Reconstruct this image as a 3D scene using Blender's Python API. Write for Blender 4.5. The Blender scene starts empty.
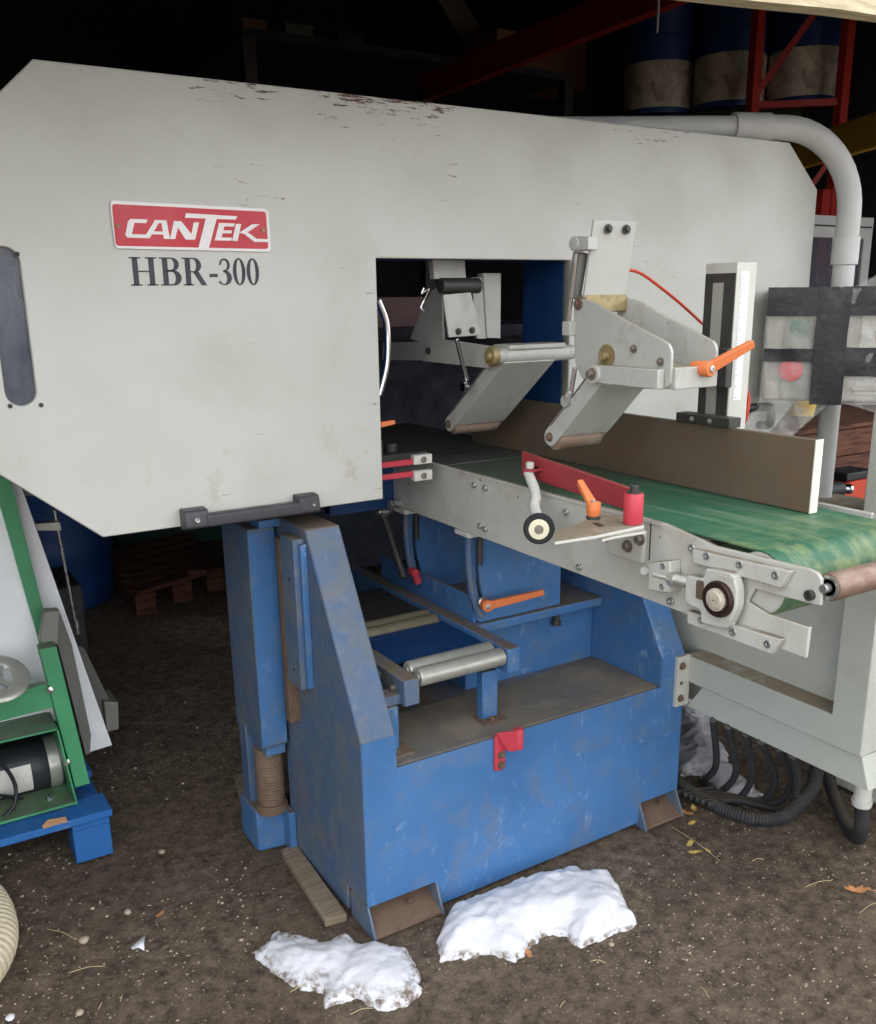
import bpy, bmesh, math, random
from mathutils import Vector, Matrix, noise
from mathutils.geometry import interpolate_bezier
random.seed(7)
col = bpy.context.scene.collection
PI = math.pi
# ------------------------------------------------------------------ camera model
YAW, PIT, ROL, F, PY0, PX0 = 0.549550856, 0.270970737, -0.013939208, 926.9, 556.0, 438.0
CAM = Vector((-0.858, -1.723, 1.5))
fw = Vector((math.sin(YAW)*math.cos(PIT), math.cos(YAW)*math.cos(PIT), -math.sin(PIT)))
r0 = Vector((math.cos(YAW), -math.sin(YAW), 0)); u0 = r0.cross(fw)
rt = r0*math.cos(ROL)+u0*math.sin(ROL); up = -r0*math.sin(ROL)+u0*math.cos(ROL)
def at(px, py, **k):
    """survey helper: a point of the photograph on a plane x=, y= or z= of the place"""
    d = rt*(px-PX0) - up*(py-PY0) + fw*F
    a, v = list(k.items())[0]; i = 'xyz'.index(a)
    return CAM + d*((v-CAM[i])/d[i])

# ------------------------------------------------------------------ materials
def s2l(c):
    return tuple(((v/255)/12.92 if v/255 <= .04045 else ((v/255+.055)/1.055)**2.4) for v in c)+(1,)
def nd(nt, t, **k):
    n = nt.nodes.new(t)
    for a, b in k.items(): setattr(n, a, b)
    return n
def mixc(nt, fac, a, b):
    m = nd(nt, 'ShaderNodeMix', data_type='RGBA')
    for sock, v in ((m.inputs[0], fac), (m.inputs[6], a), (m.inputs[7], b)):
        if hasattr(v, 'is_linked'): nt.links.new(v, sock)
        else: sock.default_value = v
    return m.outputs[2]
def ramp(nt, src, lo, hi, a=0., b=1.):
    m = nd(nt, 'ShaderNodeMapRange'); m.clamp = True
    nt.links.new(src, m.inputs[0])
    m.inputs[1].default_value = lo; m.inputs[2].default_value = hi; m.inputs[3].default_value = a; m.inputs[4].default_value = b
    return m.outputs[0]
def math_(nt, op, a, b=None):
    m = nd(nt, 'ShaderNodeMath', operation=op)
    for i, v in enumerate((a, b)):
        if v is None: continue
        if hasattr(v, 'is_linked'): nt.links.new(v, m.inputs[i])
        else: m.inputs[i].default_value = v
    return m.outputs[0]
def noi(nt, co, scale, detail=4, rough=.55, stretch=None, dist=0):
    if stretch:
        mp = nd(nt, 'ShaderNodeMapping'); mp.inputs['Scale'].default_value = stretch
        nt.links.new(co, mp.inputs[0]); co = mp.outputs[0]
    n = nd(nt, 'ShaderNodeTexNoise'); n.inputs['Scale'].default_value = scale
    n.inputs['Detail'].default_value = detail; n.inputs['Roughness'].default_value = rough; n.inputs['Distortion'].default_value = dist
    nt.links.new(co, n.inputs['Vector']); return n.outputs[0]
def paint(name, base, dirt=None, alt=None, rough=.5, metal=0., dirt_amt=.5, dirt_scale=6, alt_scale=3, specks=None, speck_scale=60,
          speck_amt=.3, top_dust=None, bump=.05, bump_scale=80, stretch=None, spec=.5, extra=None, coat=0, scuff=None, scuff_amt=.4):
    m = bpy.data.materials.new(name); m.use_nodes = True; nt = m.node_tree
    b = nt.nodes['Principled BSDF']; tc = nd(nt, 'ShaderNodeTexCoord'); co = tc.outputs['Object']
    c = mixc(nt, ramp(nt, noi(nt, co, alt_scale, 5, .6, stretch), .35, .65), s2l(base), s2l(alt or tuple(min(255, v*1.06) for v in base)))
    if dirt: c = mixc(nt, ramp(nt, noi(nt, co, dirt_scale, 8, .68, stretch, .4), .62-.25*dirt_amt, .80-.1*dirt_amt, 0, min(1, dirt_amt*1.3)), c, s2l(dirt))
    if specks: c = mixc(nt, ramp(nt, noi(nt, co, speck_scale, 3, .6), .76-.2*speck_amt, .80-.2*speck_amt), c, s2l(specks))
    if scuff:
        n1 = ramp(nt, noi(nt, co, 34, 6, .75, (1, 1, .45), .5), .56, .66); n2 = ramp(nt, noi(nt, co, 5, 4, .6), .42, .60)
        c = mixc(nt, math_(nt, 'MULTIPLY', math_(nt, 'MULTIPLY', n1, n2), scuff_amt), c, s2l(scuff))
    if top_dust:
        g = nd(nt, 'ShaderNodeNewGeometry'); sp = nd(nt, 'ShaderNodeSeparateXYZ'); nt.links.new(g.outputs['Normal'], sp.inputs[0])
        f = math_(nt, 'MULTIPLY', ramp(nt, sp.outputs[2], .55, .95), ramp(nt, noi(nt, co, 9, 7, .7), .34, .52, .35, 1))
        c = mixc(nt, f, c, s2l(top_dust))
    if extra: c = extra(nt, co, c)
    if hasattr(c, 'is_linked'): nt.links.new(c, b.inputs['Base Color'])
    rr = ramp(nt, noi(nt, co, dirt_scale*2, 4), .3, .7, max(.05, rough-.1), min(1, rough+.15)); nt.links.new(rr, b.inputs['Roughness'])
    b.inputs['Metallic'].default_value = metal; b.inputs['Specular IOR Level'].default_value = spec; b.inputs['Coat Weight'].default_value = coat
    if bump:
        bp = nd(nt, 'ShaderNodeBump'); bp.inputs['Strength'].default_value = bump; bp.inputs['Distance'].default_value = .004
        nt.links.new(noi(nt, co, bump_scale, 4), bp.inputs['Height']); nt.links.new(bp.outputs[0], b.inputs['Normal'])
    return m
def cover_marks(nt, co, c):
    sp = nd(nt, 'ShaderNodeSeparateXYZ'); nt.links.new(co, sp.inputs[0])
    top = ramp(nt, sp.outputs[2], 1.865, 1.935)
    n = noi(nt, co, 13, 7, .72, (1, 1, 8)); x_ = sp.outputs[0]
    def win_(c0, w0): return ramp(nt, math_(nt, 'ABSOLUTE', math_(nt, 'SUBTRACT', x_, c0)), w0, w0*.5)
    reg = math_(nt, 'MAXIMUM', win_(.27, .24), math_(nt, 'MAXIMUM', math_(nt, 'MULTIPLY', win_(-.10, .12), .55), math_(nt, 'MULTIPLY', win_(1.05, .25), .6)))
    f = math_(nt, 'MULTIPLY', ramp(nt, math_(nt, 'ADD', n, math_(nt, 'MULTIPLY', math_(nt, 'MULTIPLY', reg, top), .15)), .655, .675), ramp(nt, reg, .02, .2))
    c = mixc(nt, f, c, s2l((92, 56, 50)))
    low = ramp(nt, sp.outputs[2], 1.35, 1.03); n2 = ramp(nt, noi(nt, co, 11, 8, .7), .58, .70)
    return mixc(nt, math_(nt, 'MULTIPLY', math_(nt, 'MULTIPLY', low, n2), .45), c, s2l((150, 132, 95)))
def belt_marks_and_shade(nt, co, c):
    n = noi(nt, co, 6, 8, .7, (7, .5, 1), .3)
    c = mixc(nt, ramp(nt, n, .50, .74, 0, .55), c, s2l((150, 160, 130)))
    n2 = noi(nt, co, 16, 8, .7); sq = nd(nt, 'ShaderNodeSeparateXYZ'); nt.links.new(co, sq.inputs[0])
    c = mixc(nt, math_(nt, 'MULTIPLY', ramp(nt, n2, .44, .66, 0, .6), ramp(nt, sq.outputs[1], -.45, -.68)), c, s2l((150, 158, 104)))
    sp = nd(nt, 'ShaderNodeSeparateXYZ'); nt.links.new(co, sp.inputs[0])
    f = math_(nt, 'MULTIPLY', ramp(nt, sp.outputs[1], -.15, .15), ramp(nt, noi(nt, co, 5, 5, .6, (6, .8, 1)), .2, .6, .55, .95))  # greyer inwards: dirt plus the shade of the saw opening, painted in
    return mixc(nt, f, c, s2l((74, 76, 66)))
def wood_grain(dark):
    def f(nt, co, c):
        n = noi(nt, co, 5, 6, .6, (1.2, 14, 14), .6)
        return mixc(nt, ramp(nt, n, .40, .62), c, s2l(dark))
    return f
M = {}
M['cover'] = paint('pale_cover_enamel', (186, 186, 178), (168, 166, 154), (196, 197, 190), rough=.42, dirt_amt=.38, dirt_scale=3, alt_scale=2.2, specks=(120, 112, 96), speck_amt=.04, speck_scale=38, bump=.03, bump_scale=14, extra=cover_marks)
M['rail'] = paint('pale_rail_enamel', (186, 185, 176), (142, 128, 108), (198, 198, 190), rough=.45, dirt_amt=.42, dirt_scale=9, specks=(84, 66, 52), speck_amt=.20, speck_scale=42, bump=.05, top_dust=(128, 116, 98))
M['cabinet'] = paint('pale_cabinet_enamel', (178, 180, 170), (148, 142, 126), (188, 190, 180), rough=.5, dirt_amt=.35, dirt_scale=5, specks=(74, 64, 56), speck_amt=.13, speck_scale=34, bump=.03, top_dust=(128, 114, 96))
M['arm'] = paint('grey_arm_enamel', (176, 175, 168), (120, 108, 92), (188, 188, 182), rough=.4, dirt_amt=.4, dirt_scale=12, specks=(80, 60, 45), speck_amt=.12, top_dust=(140, 128, 108))
M['blue'] = paint('blue_machine_enamel', (60, 104, 154), (108, 114, 120), (72, 118, 170), rough=.42, dirt_amt=.5, dirt_scale=13, specks=(84, 74, 66), speck_amt=.10, speck_scale=70, top_dust=(110, 98, 84), bump=.06, scuff=(150, 174, 204), scuff_amt=.5)
M['blue_scuffed'] = paint('scuffed_blue_enamel', (86, 104, 126), (114, 112, 106), (72, 98, 134), rough=.55, dirt_amt=.7, dirt_scale=11, alt_scale=6, specks=(120, 96, 70), speck_amt=.14, speck_scale=40, top_dust=(118, 104, 88), bump=.06, scuff=(138, 150, 164), scuff_amt=.4)
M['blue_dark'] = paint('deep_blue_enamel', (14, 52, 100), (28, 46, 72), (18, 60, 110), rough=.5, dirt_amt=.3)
M['ledge'] = paint('dusty_steel_ledge', (116, 106, 92), (142, 128, 108), (92, 94, 96), rough=.8, dirt_amt=.6, dirt_scale=10, bump=.2, bump_scale=120)
M['belt'] = paint('green_rubber_belt', (38, 90, 66), (76, 98, 78), (44, 102, 74), rough=.5, dirt_amt=.5, dirt_scale=5, extra=belt_marks_and_shade, bump=.05)
M['table'] = paint('worn_steel_table', (92, 94, 90), (110, 104, 90), (78, 84, 84), rough=.45, metal=.4, dirt_amt=.5, dirt_scale=8, stretch=(1, .2, 1))
M['fence'] = paint('rusty_fence_plate', (104, 92, 76), (116, 80, 54), (90, 80, 66), rough=.6, metal=.0, dirt_amt=.5, dirt_scale=11, specks=(160, 140, 110), speck_amt=.05, bump=.08)
M['fence_end'] = paint('lit_edge_white', (214, 210, 198), (190, 175, 140), rough=.45, dirt_amt=.2, dirt_scale=20)  # outdoor light on the fence's end face, put into a near-white colour
M['steel'] = paint('bright_steel', (190, 190, 186), (120, 108, 92), rough=.3, metal=.85, dirt_amt=.3, dirt_scale=30)
M['chrome'] = paint('chrome_rod', (215, 216, 218), rough=.16, metal=1., bump=0)
M['zinc'] = paint('zinc_roller', (176, 176, 168), (130, 122, 104), rough=.38, metal=.55, dirt_amt=.4, dirt_scale=20)
M['dullroller'] = paint('dull_roller', (120, 112, 92), (88, 80, 66), rough=.6, metal=.3, dirt_amt=.5)
M['rust'] = paint('rusted_steel', (104, 82, 68), (76, 58, 48), (128, 108, 92), rough=.75, metal=.2, dirt_amt=.5, dirt_scale=25, bump=.25)
M['rust_roller'] = paint('rusty_roller', (128, 98, 84), (92, 60, 46), (176, 160, 144), rough=.5, metal=.35, dirt_amt=.55, dirt_scale=12, alt_scale=14, stretch=(.5, 1, 1), bump=.12)
M['bearing'] = paint('greasy_bearing', (56, 40, 32), (90, 62, 44), rough=.45, metal=.5, dirt_amt=.5, dirt_scale=60, bump=.2)
M['gold_grease'] = paint('greasy_gold_cap', (150, 130, 88), (84, 60, 34), (176, 162, 124), rough=.4, metal=.4, dirt_amt=.6, dirt_scale=40, bump=.2)
M['cream_steel'] = paint('pale_shaft_steel', (200, 192, 176), (130, 100, 78), rough=.4, metal=.2, dirt_amt=.5, dirt_scale=50)
M['bolt'] = paint('worn_bolt', (120, 108, 96), (84, 62, 50), (150, 142, 132), rough=.45, metal=.5, dirt_amt=.5, dirt_scale=60)
M['dark_steel'] = paint('dark_steel', (66, 64, 62), (92, 84, 72), rough=.5, metal=.4, dirt_amt=.4, dirt_scale=20)
M['black'] = paint('black_plastic', (34, 34, 36), (70, 68, 64), rough=.5, dirt_amt=.25, dirt_scale=15)
M['handle'] = paint('black_handle', (52, 52, 56), (96, 92, 84), rough=.42, dirt_amt=.25, dirt_scale=15)
M['rubber'] = paint('black_rubber', (36, 36, 38), (62, 60, 58), rough=.75, dirt_amt=.4, dirt_scale=30, bump=.15)
M['cream'] = paint('cream_plastic', (226, 218, 190), (190, 176, 140), rough=.4, dirt_amt=.2)
M['white_plastic'] = paint('white_plastic', (196, 194, 186), (150, 146, 134), rough=.5, dirt_amt=.3, dirt_scale=20)
M['orange'] = paint('orange_lever', (210, 116, 66), (180, 92, 52), rough=.45, dirt_amt=.25, dirt_scale=30)
M['tool_orange'] = paint('orange_tool_plastic', (190, 66, 36), (120, 50, 34), rough=.5, dirt_amt=.4)
M['red'] = paint('red_enamel', (150, 46, 52), (116, 64, 58), (166, 60, 66), rough=.5, dirt_amt=.4, dirt_scale=16, top_dust=(150, 74, 68))
M['red_bright'] = paint('bright_red_enamel', (184, 56, 70), (150, 60, 60), rough=.5, dirt_amt=.3, dirt_scale=20)
M['badge_red'] = paint('badge_red', (186, 36, 52), rough=.35, bump=0)
M['badge_white'] = paint('badge_white', (226, 222, 222), rough=.35, bump=0)
M['letter'] = paint('dark_grey_lettering', (52, 54, 62), rough=.5, bump=0)
M['tape'] = paint('black_tape', (22, 23, 26), (50, 50, 52), rough=.32, dirt_amt=.2, dirt_scale=20, specks=(120, 120, 120), speck_amt=.05, speck_scale=70, bump=.35, bump_scale=35)
M['panel_grey'] = paint('control_panel_grey', (168, 164, 152), (140, 134, 120), rough=.5, dirt_amt=.3)
M['grey_panel'] = paint('light_grey_panel', (150, 150, 140), (120, 118, 108), rough=.5, dirt_amt=.3)
M['green_button'] = paint('green_button', (24, 120, 84), rough=.35)
M['red_button'] = paint('red_button', (216, 62, 74), rough=.35)
M['label_red'] = paint('label_red', (170, 66, 66), (60, 60, 90), rough=.5, dirt_amt=.4, dirt_scale=60)
M['air_hose'] = paint('orange_air_hose', (190, 62, 38), rough=.4, bump=0)
M['conduit'] = paint('black_conduit', (44, 45, 48), (80, 76, 70), rough=.6, dirt_amt=.45, dirt_scale=18, top_dust=(92, 84, 74))
M['pipe'] = paint('grey_painted_pipe', (196, 196, 193), (160, 156, 148), (206, 207, 204), rough=.45, dirt_amt=.3, dirt_scale=8, specks=(110, 100, 90), speck_amt=.06)
M['green_enamel'] = paint('green_enamel', (62, 124, 88), (44, 84, 58), (70, 150, 104), rough=.45, dirt_amt=.3, dirt_scale=8, top_dust=(84, 104, 78))
M['white_sheet'] = paint('white_sheet_metal', (226, 228, 230), (204, 206, 206), rough=.35, dirt_amt=.3, dirt_scale=4)
M['grey_sheet'] = paint('grey_sheet_metal', (116, 116, 110), (92, 90, 84), rough=.5, dirt_amt=.4)
M['motor'] = paint('charcoal_motor', (44, 46, 50), (76, 74, 70), rough=.5, metal=.2, dirt_amt=.3)
M['pallet_blue'] = paint('blue_pallet_paint', (38, 100, 166), (122, 140, 150), (24, 92, 164), rough=.7, dirt_amt=.4, dirt_scale=14, specks=(176, 150, 118), speck_amt=.12, speck_scale=30, bump=.3, bump_scale=60)
M['raw_wood'] = paint('broken_raw_wood', (178, 140, 104), (140, 104, 74), rough=.8, extra=wood_grain((146, 108, 76)))
M['grey_wood'] = paint('weathered_grey_wood', (140, 126, 108), (108, 92, 76), rough=.85, dirt_amt=.4, extra=wood_grain((118, 104, 86)), bump=.3)
M['pale_wood'] = paint('weathered_pale_timber', (214, 200, 168), (150, 138, 116), rough=.85, dirt_amt=.45, extra=wood_grain((186, 170, 136)), bump=.3)  # pale weathered wood of the header board
M['brown_wood'] = paint('brown_rough_wood', (112, 72, 54), (70, 46, 38), rough=.85, dirt_amt=.3, extra=wood_grain((66, 40, 32)), bump=.4)
M['drum_blue'] = paint('blue_drum', (24, 62, 116), (40, 46, 60), rough=.45, dirt_amt=.4)
M['drum_white'] = paint('white_drum_band', (206, 196, 176), (96, 52, 40), rough=.6, dirt_amt=.8, dirt_scale=5)
M['rack_red'] = paint('red_rack', (170, 50, 44), (110, 44, 40), rough=.5, dirt_amt=.3)
M['rack_yellow'] = paint('yellow_beam', (236, 196, 70), (150, 122, 50), rough=.5, dirt_amt=.3)
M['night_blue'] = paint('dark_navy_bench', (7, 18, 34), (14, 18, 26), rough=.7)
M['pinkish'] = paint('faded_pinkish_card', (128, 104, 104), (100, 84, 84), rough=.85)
M['cardboard'] = paint('cardboard', (150, 112, 88), (120, 90, 70), rough=.85, dirt_amt=.3)
M['window_white'] = paint('white_window_frame', (190, 190, 188), rough=.45)
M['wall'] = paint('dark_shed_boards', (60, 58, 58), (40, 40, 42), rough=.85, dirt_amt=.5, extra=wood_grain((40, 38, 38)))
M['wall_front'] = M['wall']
M['ribbed_beige'] = paint('beige_ribbed_hose', (198, 186, 158), (150, 136, 108), rough=.55, dirt_amt=.35, dirt_scale=16)
M['leaf'] = paint('dry_leaf', (190, 132, 84), (120, 78, 48), rough=.7, dirt_amt=.4, dirt_scale=30)
M['leaf_yellow'] = paint('yellow_leaf', (206, 172, 96), (150, 110, 60), rough=.7, dirt_amt=.3, dirt_scale=30)
M['straw'] = paint('dry_straw', (190, 170, 126), rough=.8)
M['stone'] = paint('pale_stone', (168, 152, 132), (120, 112, 100), rough=.8, dirt_amt=.4, dirt_scale=40)
M['gravel'] = paint('gravel', (178, 162, 138), (110, 96, 80), rough=.85, dirt_amt=.6, dirt_scale=3, alt_scale=20)
M['scrap_white'] = paint('white_scrap', (214, 214, 220), rough=.5)
M['dark_green'] = paint('dark_green_machine', (30, 74, 66), (40, 54, 52), rough=.5, dirt_amt=.4)

def glassy(name, tint, alpha, rough):
    m = bpy.data.materials.new(name); m.use_nodes = True; nt = m.node_tree
    b = nt.nodes['Principled BSDF']; out = nt.nodes['Material Output']
    b.inputs['Base Color'].default_value = s2l(tint); b.inputs['Roughness'].default_value = rough
    tr = nd(nt, 'ShaderNodeBsdfTransparent'); mx = nd(nt, 'ShaderNodeMixShader')
    tc = nd(nt, 'ShaderNodeTexCoord'); n = noi(nt, tc.outputs['Object'], 22, 5, .6, (1, 1, .35), .8)
    nt.links.new(ramp(nt, n, .35, .7, alpha*.5, min(1, alpha*1.5)), mx.inputs[0])
    nt.links.new(tr.outputs[0], mx.inputs[1]); nt.links.new(b.outputs[0], mx.inputs[2]); nt.links.new(mx.outputs[0], out.inputs[0])
    return m
M['film'] = glassy('clear_wrap_film', (208, 206, 200), .30, .22)
M['smoked'] = glassy('smoked_window_plastic', (92, 96, 106), .82, .18)

def dirt_material():
    m = bpy.data.materials.new('packed_dirt'); m.use_nodes = True; nt = m.node_tree; b = nt.nodes['Principled BSDF']
    tc = nd(nt, 'ShaderNodeTexCoord'); co = tc.outputs['Object']
    c = mixc(nt, ramp(nt, noi(nt, co, 2.2, 6, .6), .35, .65), s2l((136, 115, 96)), s2l((170, 149, 126)))
    c = mixc(nt, ramp(nt, noi(nt, co, 26, 8, .8), .38, .62), c, s2l((88, 72, 58)))
    v = nd(nt, 'ShaderNodeTexVoronoi'); v.inputs['Scale'].default_value = 85; nt.links.new(co, v.inputs[0])
    pm = math_(nt, 'MULTIPLY', ramp(nt, v.outputs['Distance'], .27, .20), ramp(nt, noi(nt, co, 6, 3), .42, .56))
    sel = nd(nt, 'ShaderNodeSeparateColor'); nt.links.new(v.outputs['Color'], sel.inputs[0])
    pm = math_(nt, 'MULTIPLY', pm, ramp(nt, sel.outputs[0], .66, .70))
    c = mixc(nt, pm, c, s2l((196, 182, 156)))
    n3 = ramp(nt, noi(nt, co, 150, 3, .7), .60, .68)
    c = mixc(nt, math_(nt, 'MULTIPLY', n3, .6), c, s2l((176, 160, 132)))
    nt.links.new(c, b.inputs['Base Color']); b.inputs['Roughness'].default_value = .92
    bp = nd(nt, 'ShaderNodeBump'); bp.inputs['Strength'].default_value = 1.; bp.inputs['Distance'].default_value = .03
    h = math_(nt, 'ADD', noi(nt, co, 48, 9, .8), math_(nt, 'MULTIPLY', pm, .5)); nt.links.new(h, bp.inputs['Height']); nt.links.new(bp.outputs[0], b.inputs['Normal'])
    return m
M['dirt'] = dirt_material()
def snow_material():
    m = bpy.data.materials.new('old_snow'); m.use_nodes = True; nt = m.node_tree; b = nt.nodes['Principled BSDF']
    tc = nd(nt, 'ShaderNodeTexCoord'); co = tc.outputs['Object']
    c = mixc(nt, ramp(nt, noi(nt, co, 90, 5, .7), .64, .74, 0, .6), s2l((222, 221, 226)), s2l((140, 126, 114)))
    sp = nd(nt, 'ShaderNodeSeparateXYZ'); nt.links.new(co, sp.inputs[0])
    c = mixc(nt, math_(nt, 'MULTIPLY', ramp(nt, sp.outputs[2], .012, .0), ramp(nt, noi(nt, co, 40, 5, .7), .46, .60)), c, s2l((128, 112, 98)))
    nt.links.new(c, b.inputs['Base Color']); b.inputs['Roughness'].default_value = .7
    b.inputs['Subsurface Weight'].default_value = .15; b.inputs['Subsurface Radius'].default_value = (.02, .02, .02)
    bp = nd(nt, 'ShaderNodeBump'); bp.inputs['Strength'].default_value = .5; bp.inputs['Distance'].default_value = .006
    nt.links.new(noi(nt, co, 110, 6, .7), bp.inputs['Height']); nt.links.new(bp.outputs[0], b.inputs['Normal'])
    return m
M['snow'] = snow_material()

# ------------------------------------------------------------------ mesh builder
class G:
    def __init__(s): s.bm = bmesh.new(); s.cuts = []
    def cut(s): s.cuts.append(len(s.bm.verts))
    def add(s, verts, faces):
        vs = [s.bm.verts.new(v) for v in verts]
        for f in faces:
            try: s.bm.faces.new([vs[i] for i in f])
            except ValueError: pass
        return s
    def box(s, a, b):
        x0, x1 = sorted((a[0], b[0])); y0, y1 = sorted((a[1], b[1])); z0, z1 = sorted((a[2], b[2]))
        return s.add([(x0, y0, z0), (x1, y0, z0), (x1, y1, z0), (x0, y1, z0), (x0, y0, z1), (x1, y0, z1), (x1, y1, z1), (x0, y1, z1)],
                     [(0, 3, 2, 1), (4, 5, 6, 7), (0, 1, 5, 4), (1, 2, 6, 5), (2, 3, 7, 6), (3, 0, 4, 7)])
    def prism(s, pts, off):
        pts = [Vector(p) for p in pts]; off = Vector(off); n = len(pts)
        nr = Vector((0, 0, 0))
        for i in range(n): nr += (pts[i]-pts[0]).cross(pts[(i+1) % n]-pts[0])
        if nr.dot(off) > 0: pts = pts[::-1]
        return s.add(pts+[p+off for p in pts], [tuple(range(n)), tuple(range(2*n-1, n-1, -1))]+[(i, i+n, (i+1) % n+n, (i+1) % n) for i in range(n)])
    def beam(s, p0, p1, w, h, upv=(0, 0, 1)):
        p0, p1 = Vector(p0), Vector(p1); d = (p1-p0).normalized(); a = d.cross(Vector(upv)).normalized(); b = a.cross(d)
        q = [p0+a*w/2+b*h/2, p0-a*w/2+b*h/2, p0-a*w/2-b*h/2, p0+a*w/2-b*h/2]
        return s.prism(q, p1-p0)
    def rings(s, rings, cap=True, closed=False):
        vs = [[s.bm.verts.new(v) for v in r] for r in rings]; n = len(rings[0]); m = len(vs)
        for i in range(m if closed else m-1):
            A, B = vs[i], vs[(i+1) % m]
            for j in range(n): s.bm.faces.new((A[j], A[(j+1) % n], B[(j+1) % n], B[j]))
        if cap and not closed:
            s.bm.faces.new(vs[0][::-1]); s.bm.faces.new(vs[-1])
        return s
    def lathe(s, p0, axis, prof, seg=28):
        """prof = [(distance along axis, radius)]"""
        p0 = Vector(p0); ax = Vector(axis).normalized(); t = Vector((0, 0, 1)) if abs(ax.z) < .9 else Vector((1, 0, 0))
        a = ax.cross(t).normalized(); b = ax.cross(a)
        return s.rings([[p0+ax*h+(a*math.cos(2*PI*k/seg)+b*math.sin(2*PI*k/seg))*max(r, 1e-4) for k in range(seg)] for h, r in prof])
    def cyl(s, p0, p1, r, r1=None, seg=24):
        p0, p1 = Vector(p0), Vector(p1); L = (p1-p0).length; e = min(.12*r, .002)
        r1 = r if r1 is None else r1
        return s.lathe(p0, p1-p0, [(0, r-e), (e, r), (L-e, r1), (L, r1-e)], seg)
    def tube(s, pts, r, seg=12, res=10, rib=None, smooth=True):
        P = [Vector(p) for p in pts]
        if smooth and len(P) > 2:
            Q = []
            for i in range(len(P)-1):
                a, b = P[i], P[i+1]; ta = (P[i+1]-P[max(i-1, 0)])/6*(1 if i else 2); tb = (P[min(i+2, len(P)-1)]-P[i])/6
                seg_ = interpolate_bezier(a, a+ta, b-tb, b, res+1); Q += seg_[:-1]
            Q.append(P[-1]); P = Q
        if rib:
            L = [0]
            for i in range(1, len(P)): L.append(L[-1]+(P[i]-P[i-1]).length)
            n = max(2, int(L[-1]/rib*4)); Q = []; k = 0
            for i in range(n+1):
                t = L[-1]*i/n
                while k < len(L)-2 and L[k+1] < t: k += 1
                f = (t-L[k])/max(L[k+1]-L[k], 1e-9); Q.append(P[k].lerp(P[k+1], f))
            P = Q
        rings = []; a = None
        for i, p in enumerate(P):
            d = (P[min(i+1, len(P)-1)]-P[max(i-1, 0)]).normalized()
            if a is None:
                t = Vector((0, 0, 1)) if abs(d.z) < .9 else Vector((1, 0, 0)); a = d.cross(t).normalized()
            a = (a-d*a.dot(d)).normalized(); b = d.cross(a)
            rr = r*(1, .98, .86, .98)[i % 4] if rib else r
            rings.append([p+(a*math.cos(2*PI*k/seg)+b*math.sin(2*PI*k/seg))*rr for k in range(seg)])
        return s.rings(rings)
    def xform(s, mat):
        bmesh.ops.transform(s.bm, matrix=mat, verts=s.bm.verts); return s
    def build(s, name, mat, parent=None, bev=0, root=None, kind=None, label=None, angle=38):
        bm = s.bm
        if len(s.cuts) > 1 and s.cuts[0] == 0:      # several pieces laid in one go: every piece its own object
            bm.verts.ensure_lookup_table(); lim = s.cuts+[len(bm.verts)]; first = None
            data = [v.co.copy() for v in bm.verts]; bm.verts.index_update(); fcs = [[v.index for v in f.verts] for f in bm.faces]; bm.free()
            for a, b in zip(lim[:-1], lim[1:]):
                g = G(); g.add(data[a:b], [[i-a for i in f] for f in fcs if a <= f[0] < b]); o = g.build(name, mat, parent, bev, root, kind, label, angle); first = first or o
            return first
        bmesh.ops.recalc_face_normals(bm, faces=bm.faces)
        off = Vector((0, 0, 0))
        r = parent
        while r is not None and r.parent is not None: r = r.parent
        if r is not None: off = r.location.copy()
        elif root is not None: off = Vector(root)
        if r is not None and r.name.startswith('dust_collector'):
            for v in bm.verts: v.co.z = max(v.co.z, .1435)
        for v in bm.verts: v.co -= off
        for f in bm.faces: f.smooth = True
        for e in bm.edges:
            if len(e.link_faces) == 2 and e.calc_face_angle(0) > math.radians(angle): e.smooth = False
        me = bpy.data.meshes.new(name); bm.to_mesh(me); bm.free(); me.materials.append(mat)
        o = bpy.data.objects.new(name, me); col.objects.link(o)
        if parent is not None: o.parent = parent
        elif root is not None: o.location = root
        if bev:
            b = o.modifiers.new('bevel', 'BEVEL'); b.width = bev; b.segments = 2; b.limit_method = 'ANGLE'; b.angle_limit = math.radians(40)
        if kind: o['kind'] = kind
        if label: o['label'] = label
        return o
def thing(name, label, cat, loc=(0, 0, 0), group=None):
    o = bpy.data.objects.new(name, None); o.empty_display_size = .1; col.objects.link(o); o.location = loc
    o['label'] = label; o['category'] = cat
    if group: o['group'] = group
    return o
def tag(o, label, cat, group=None, kind=None):
    o['label'] = label; o['category'] = cat
    if group: o['group'] = group
    if kind: o['kind'] = kind
    return o
def struct(o): o['kind'] = 'structure'; return o
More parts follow.
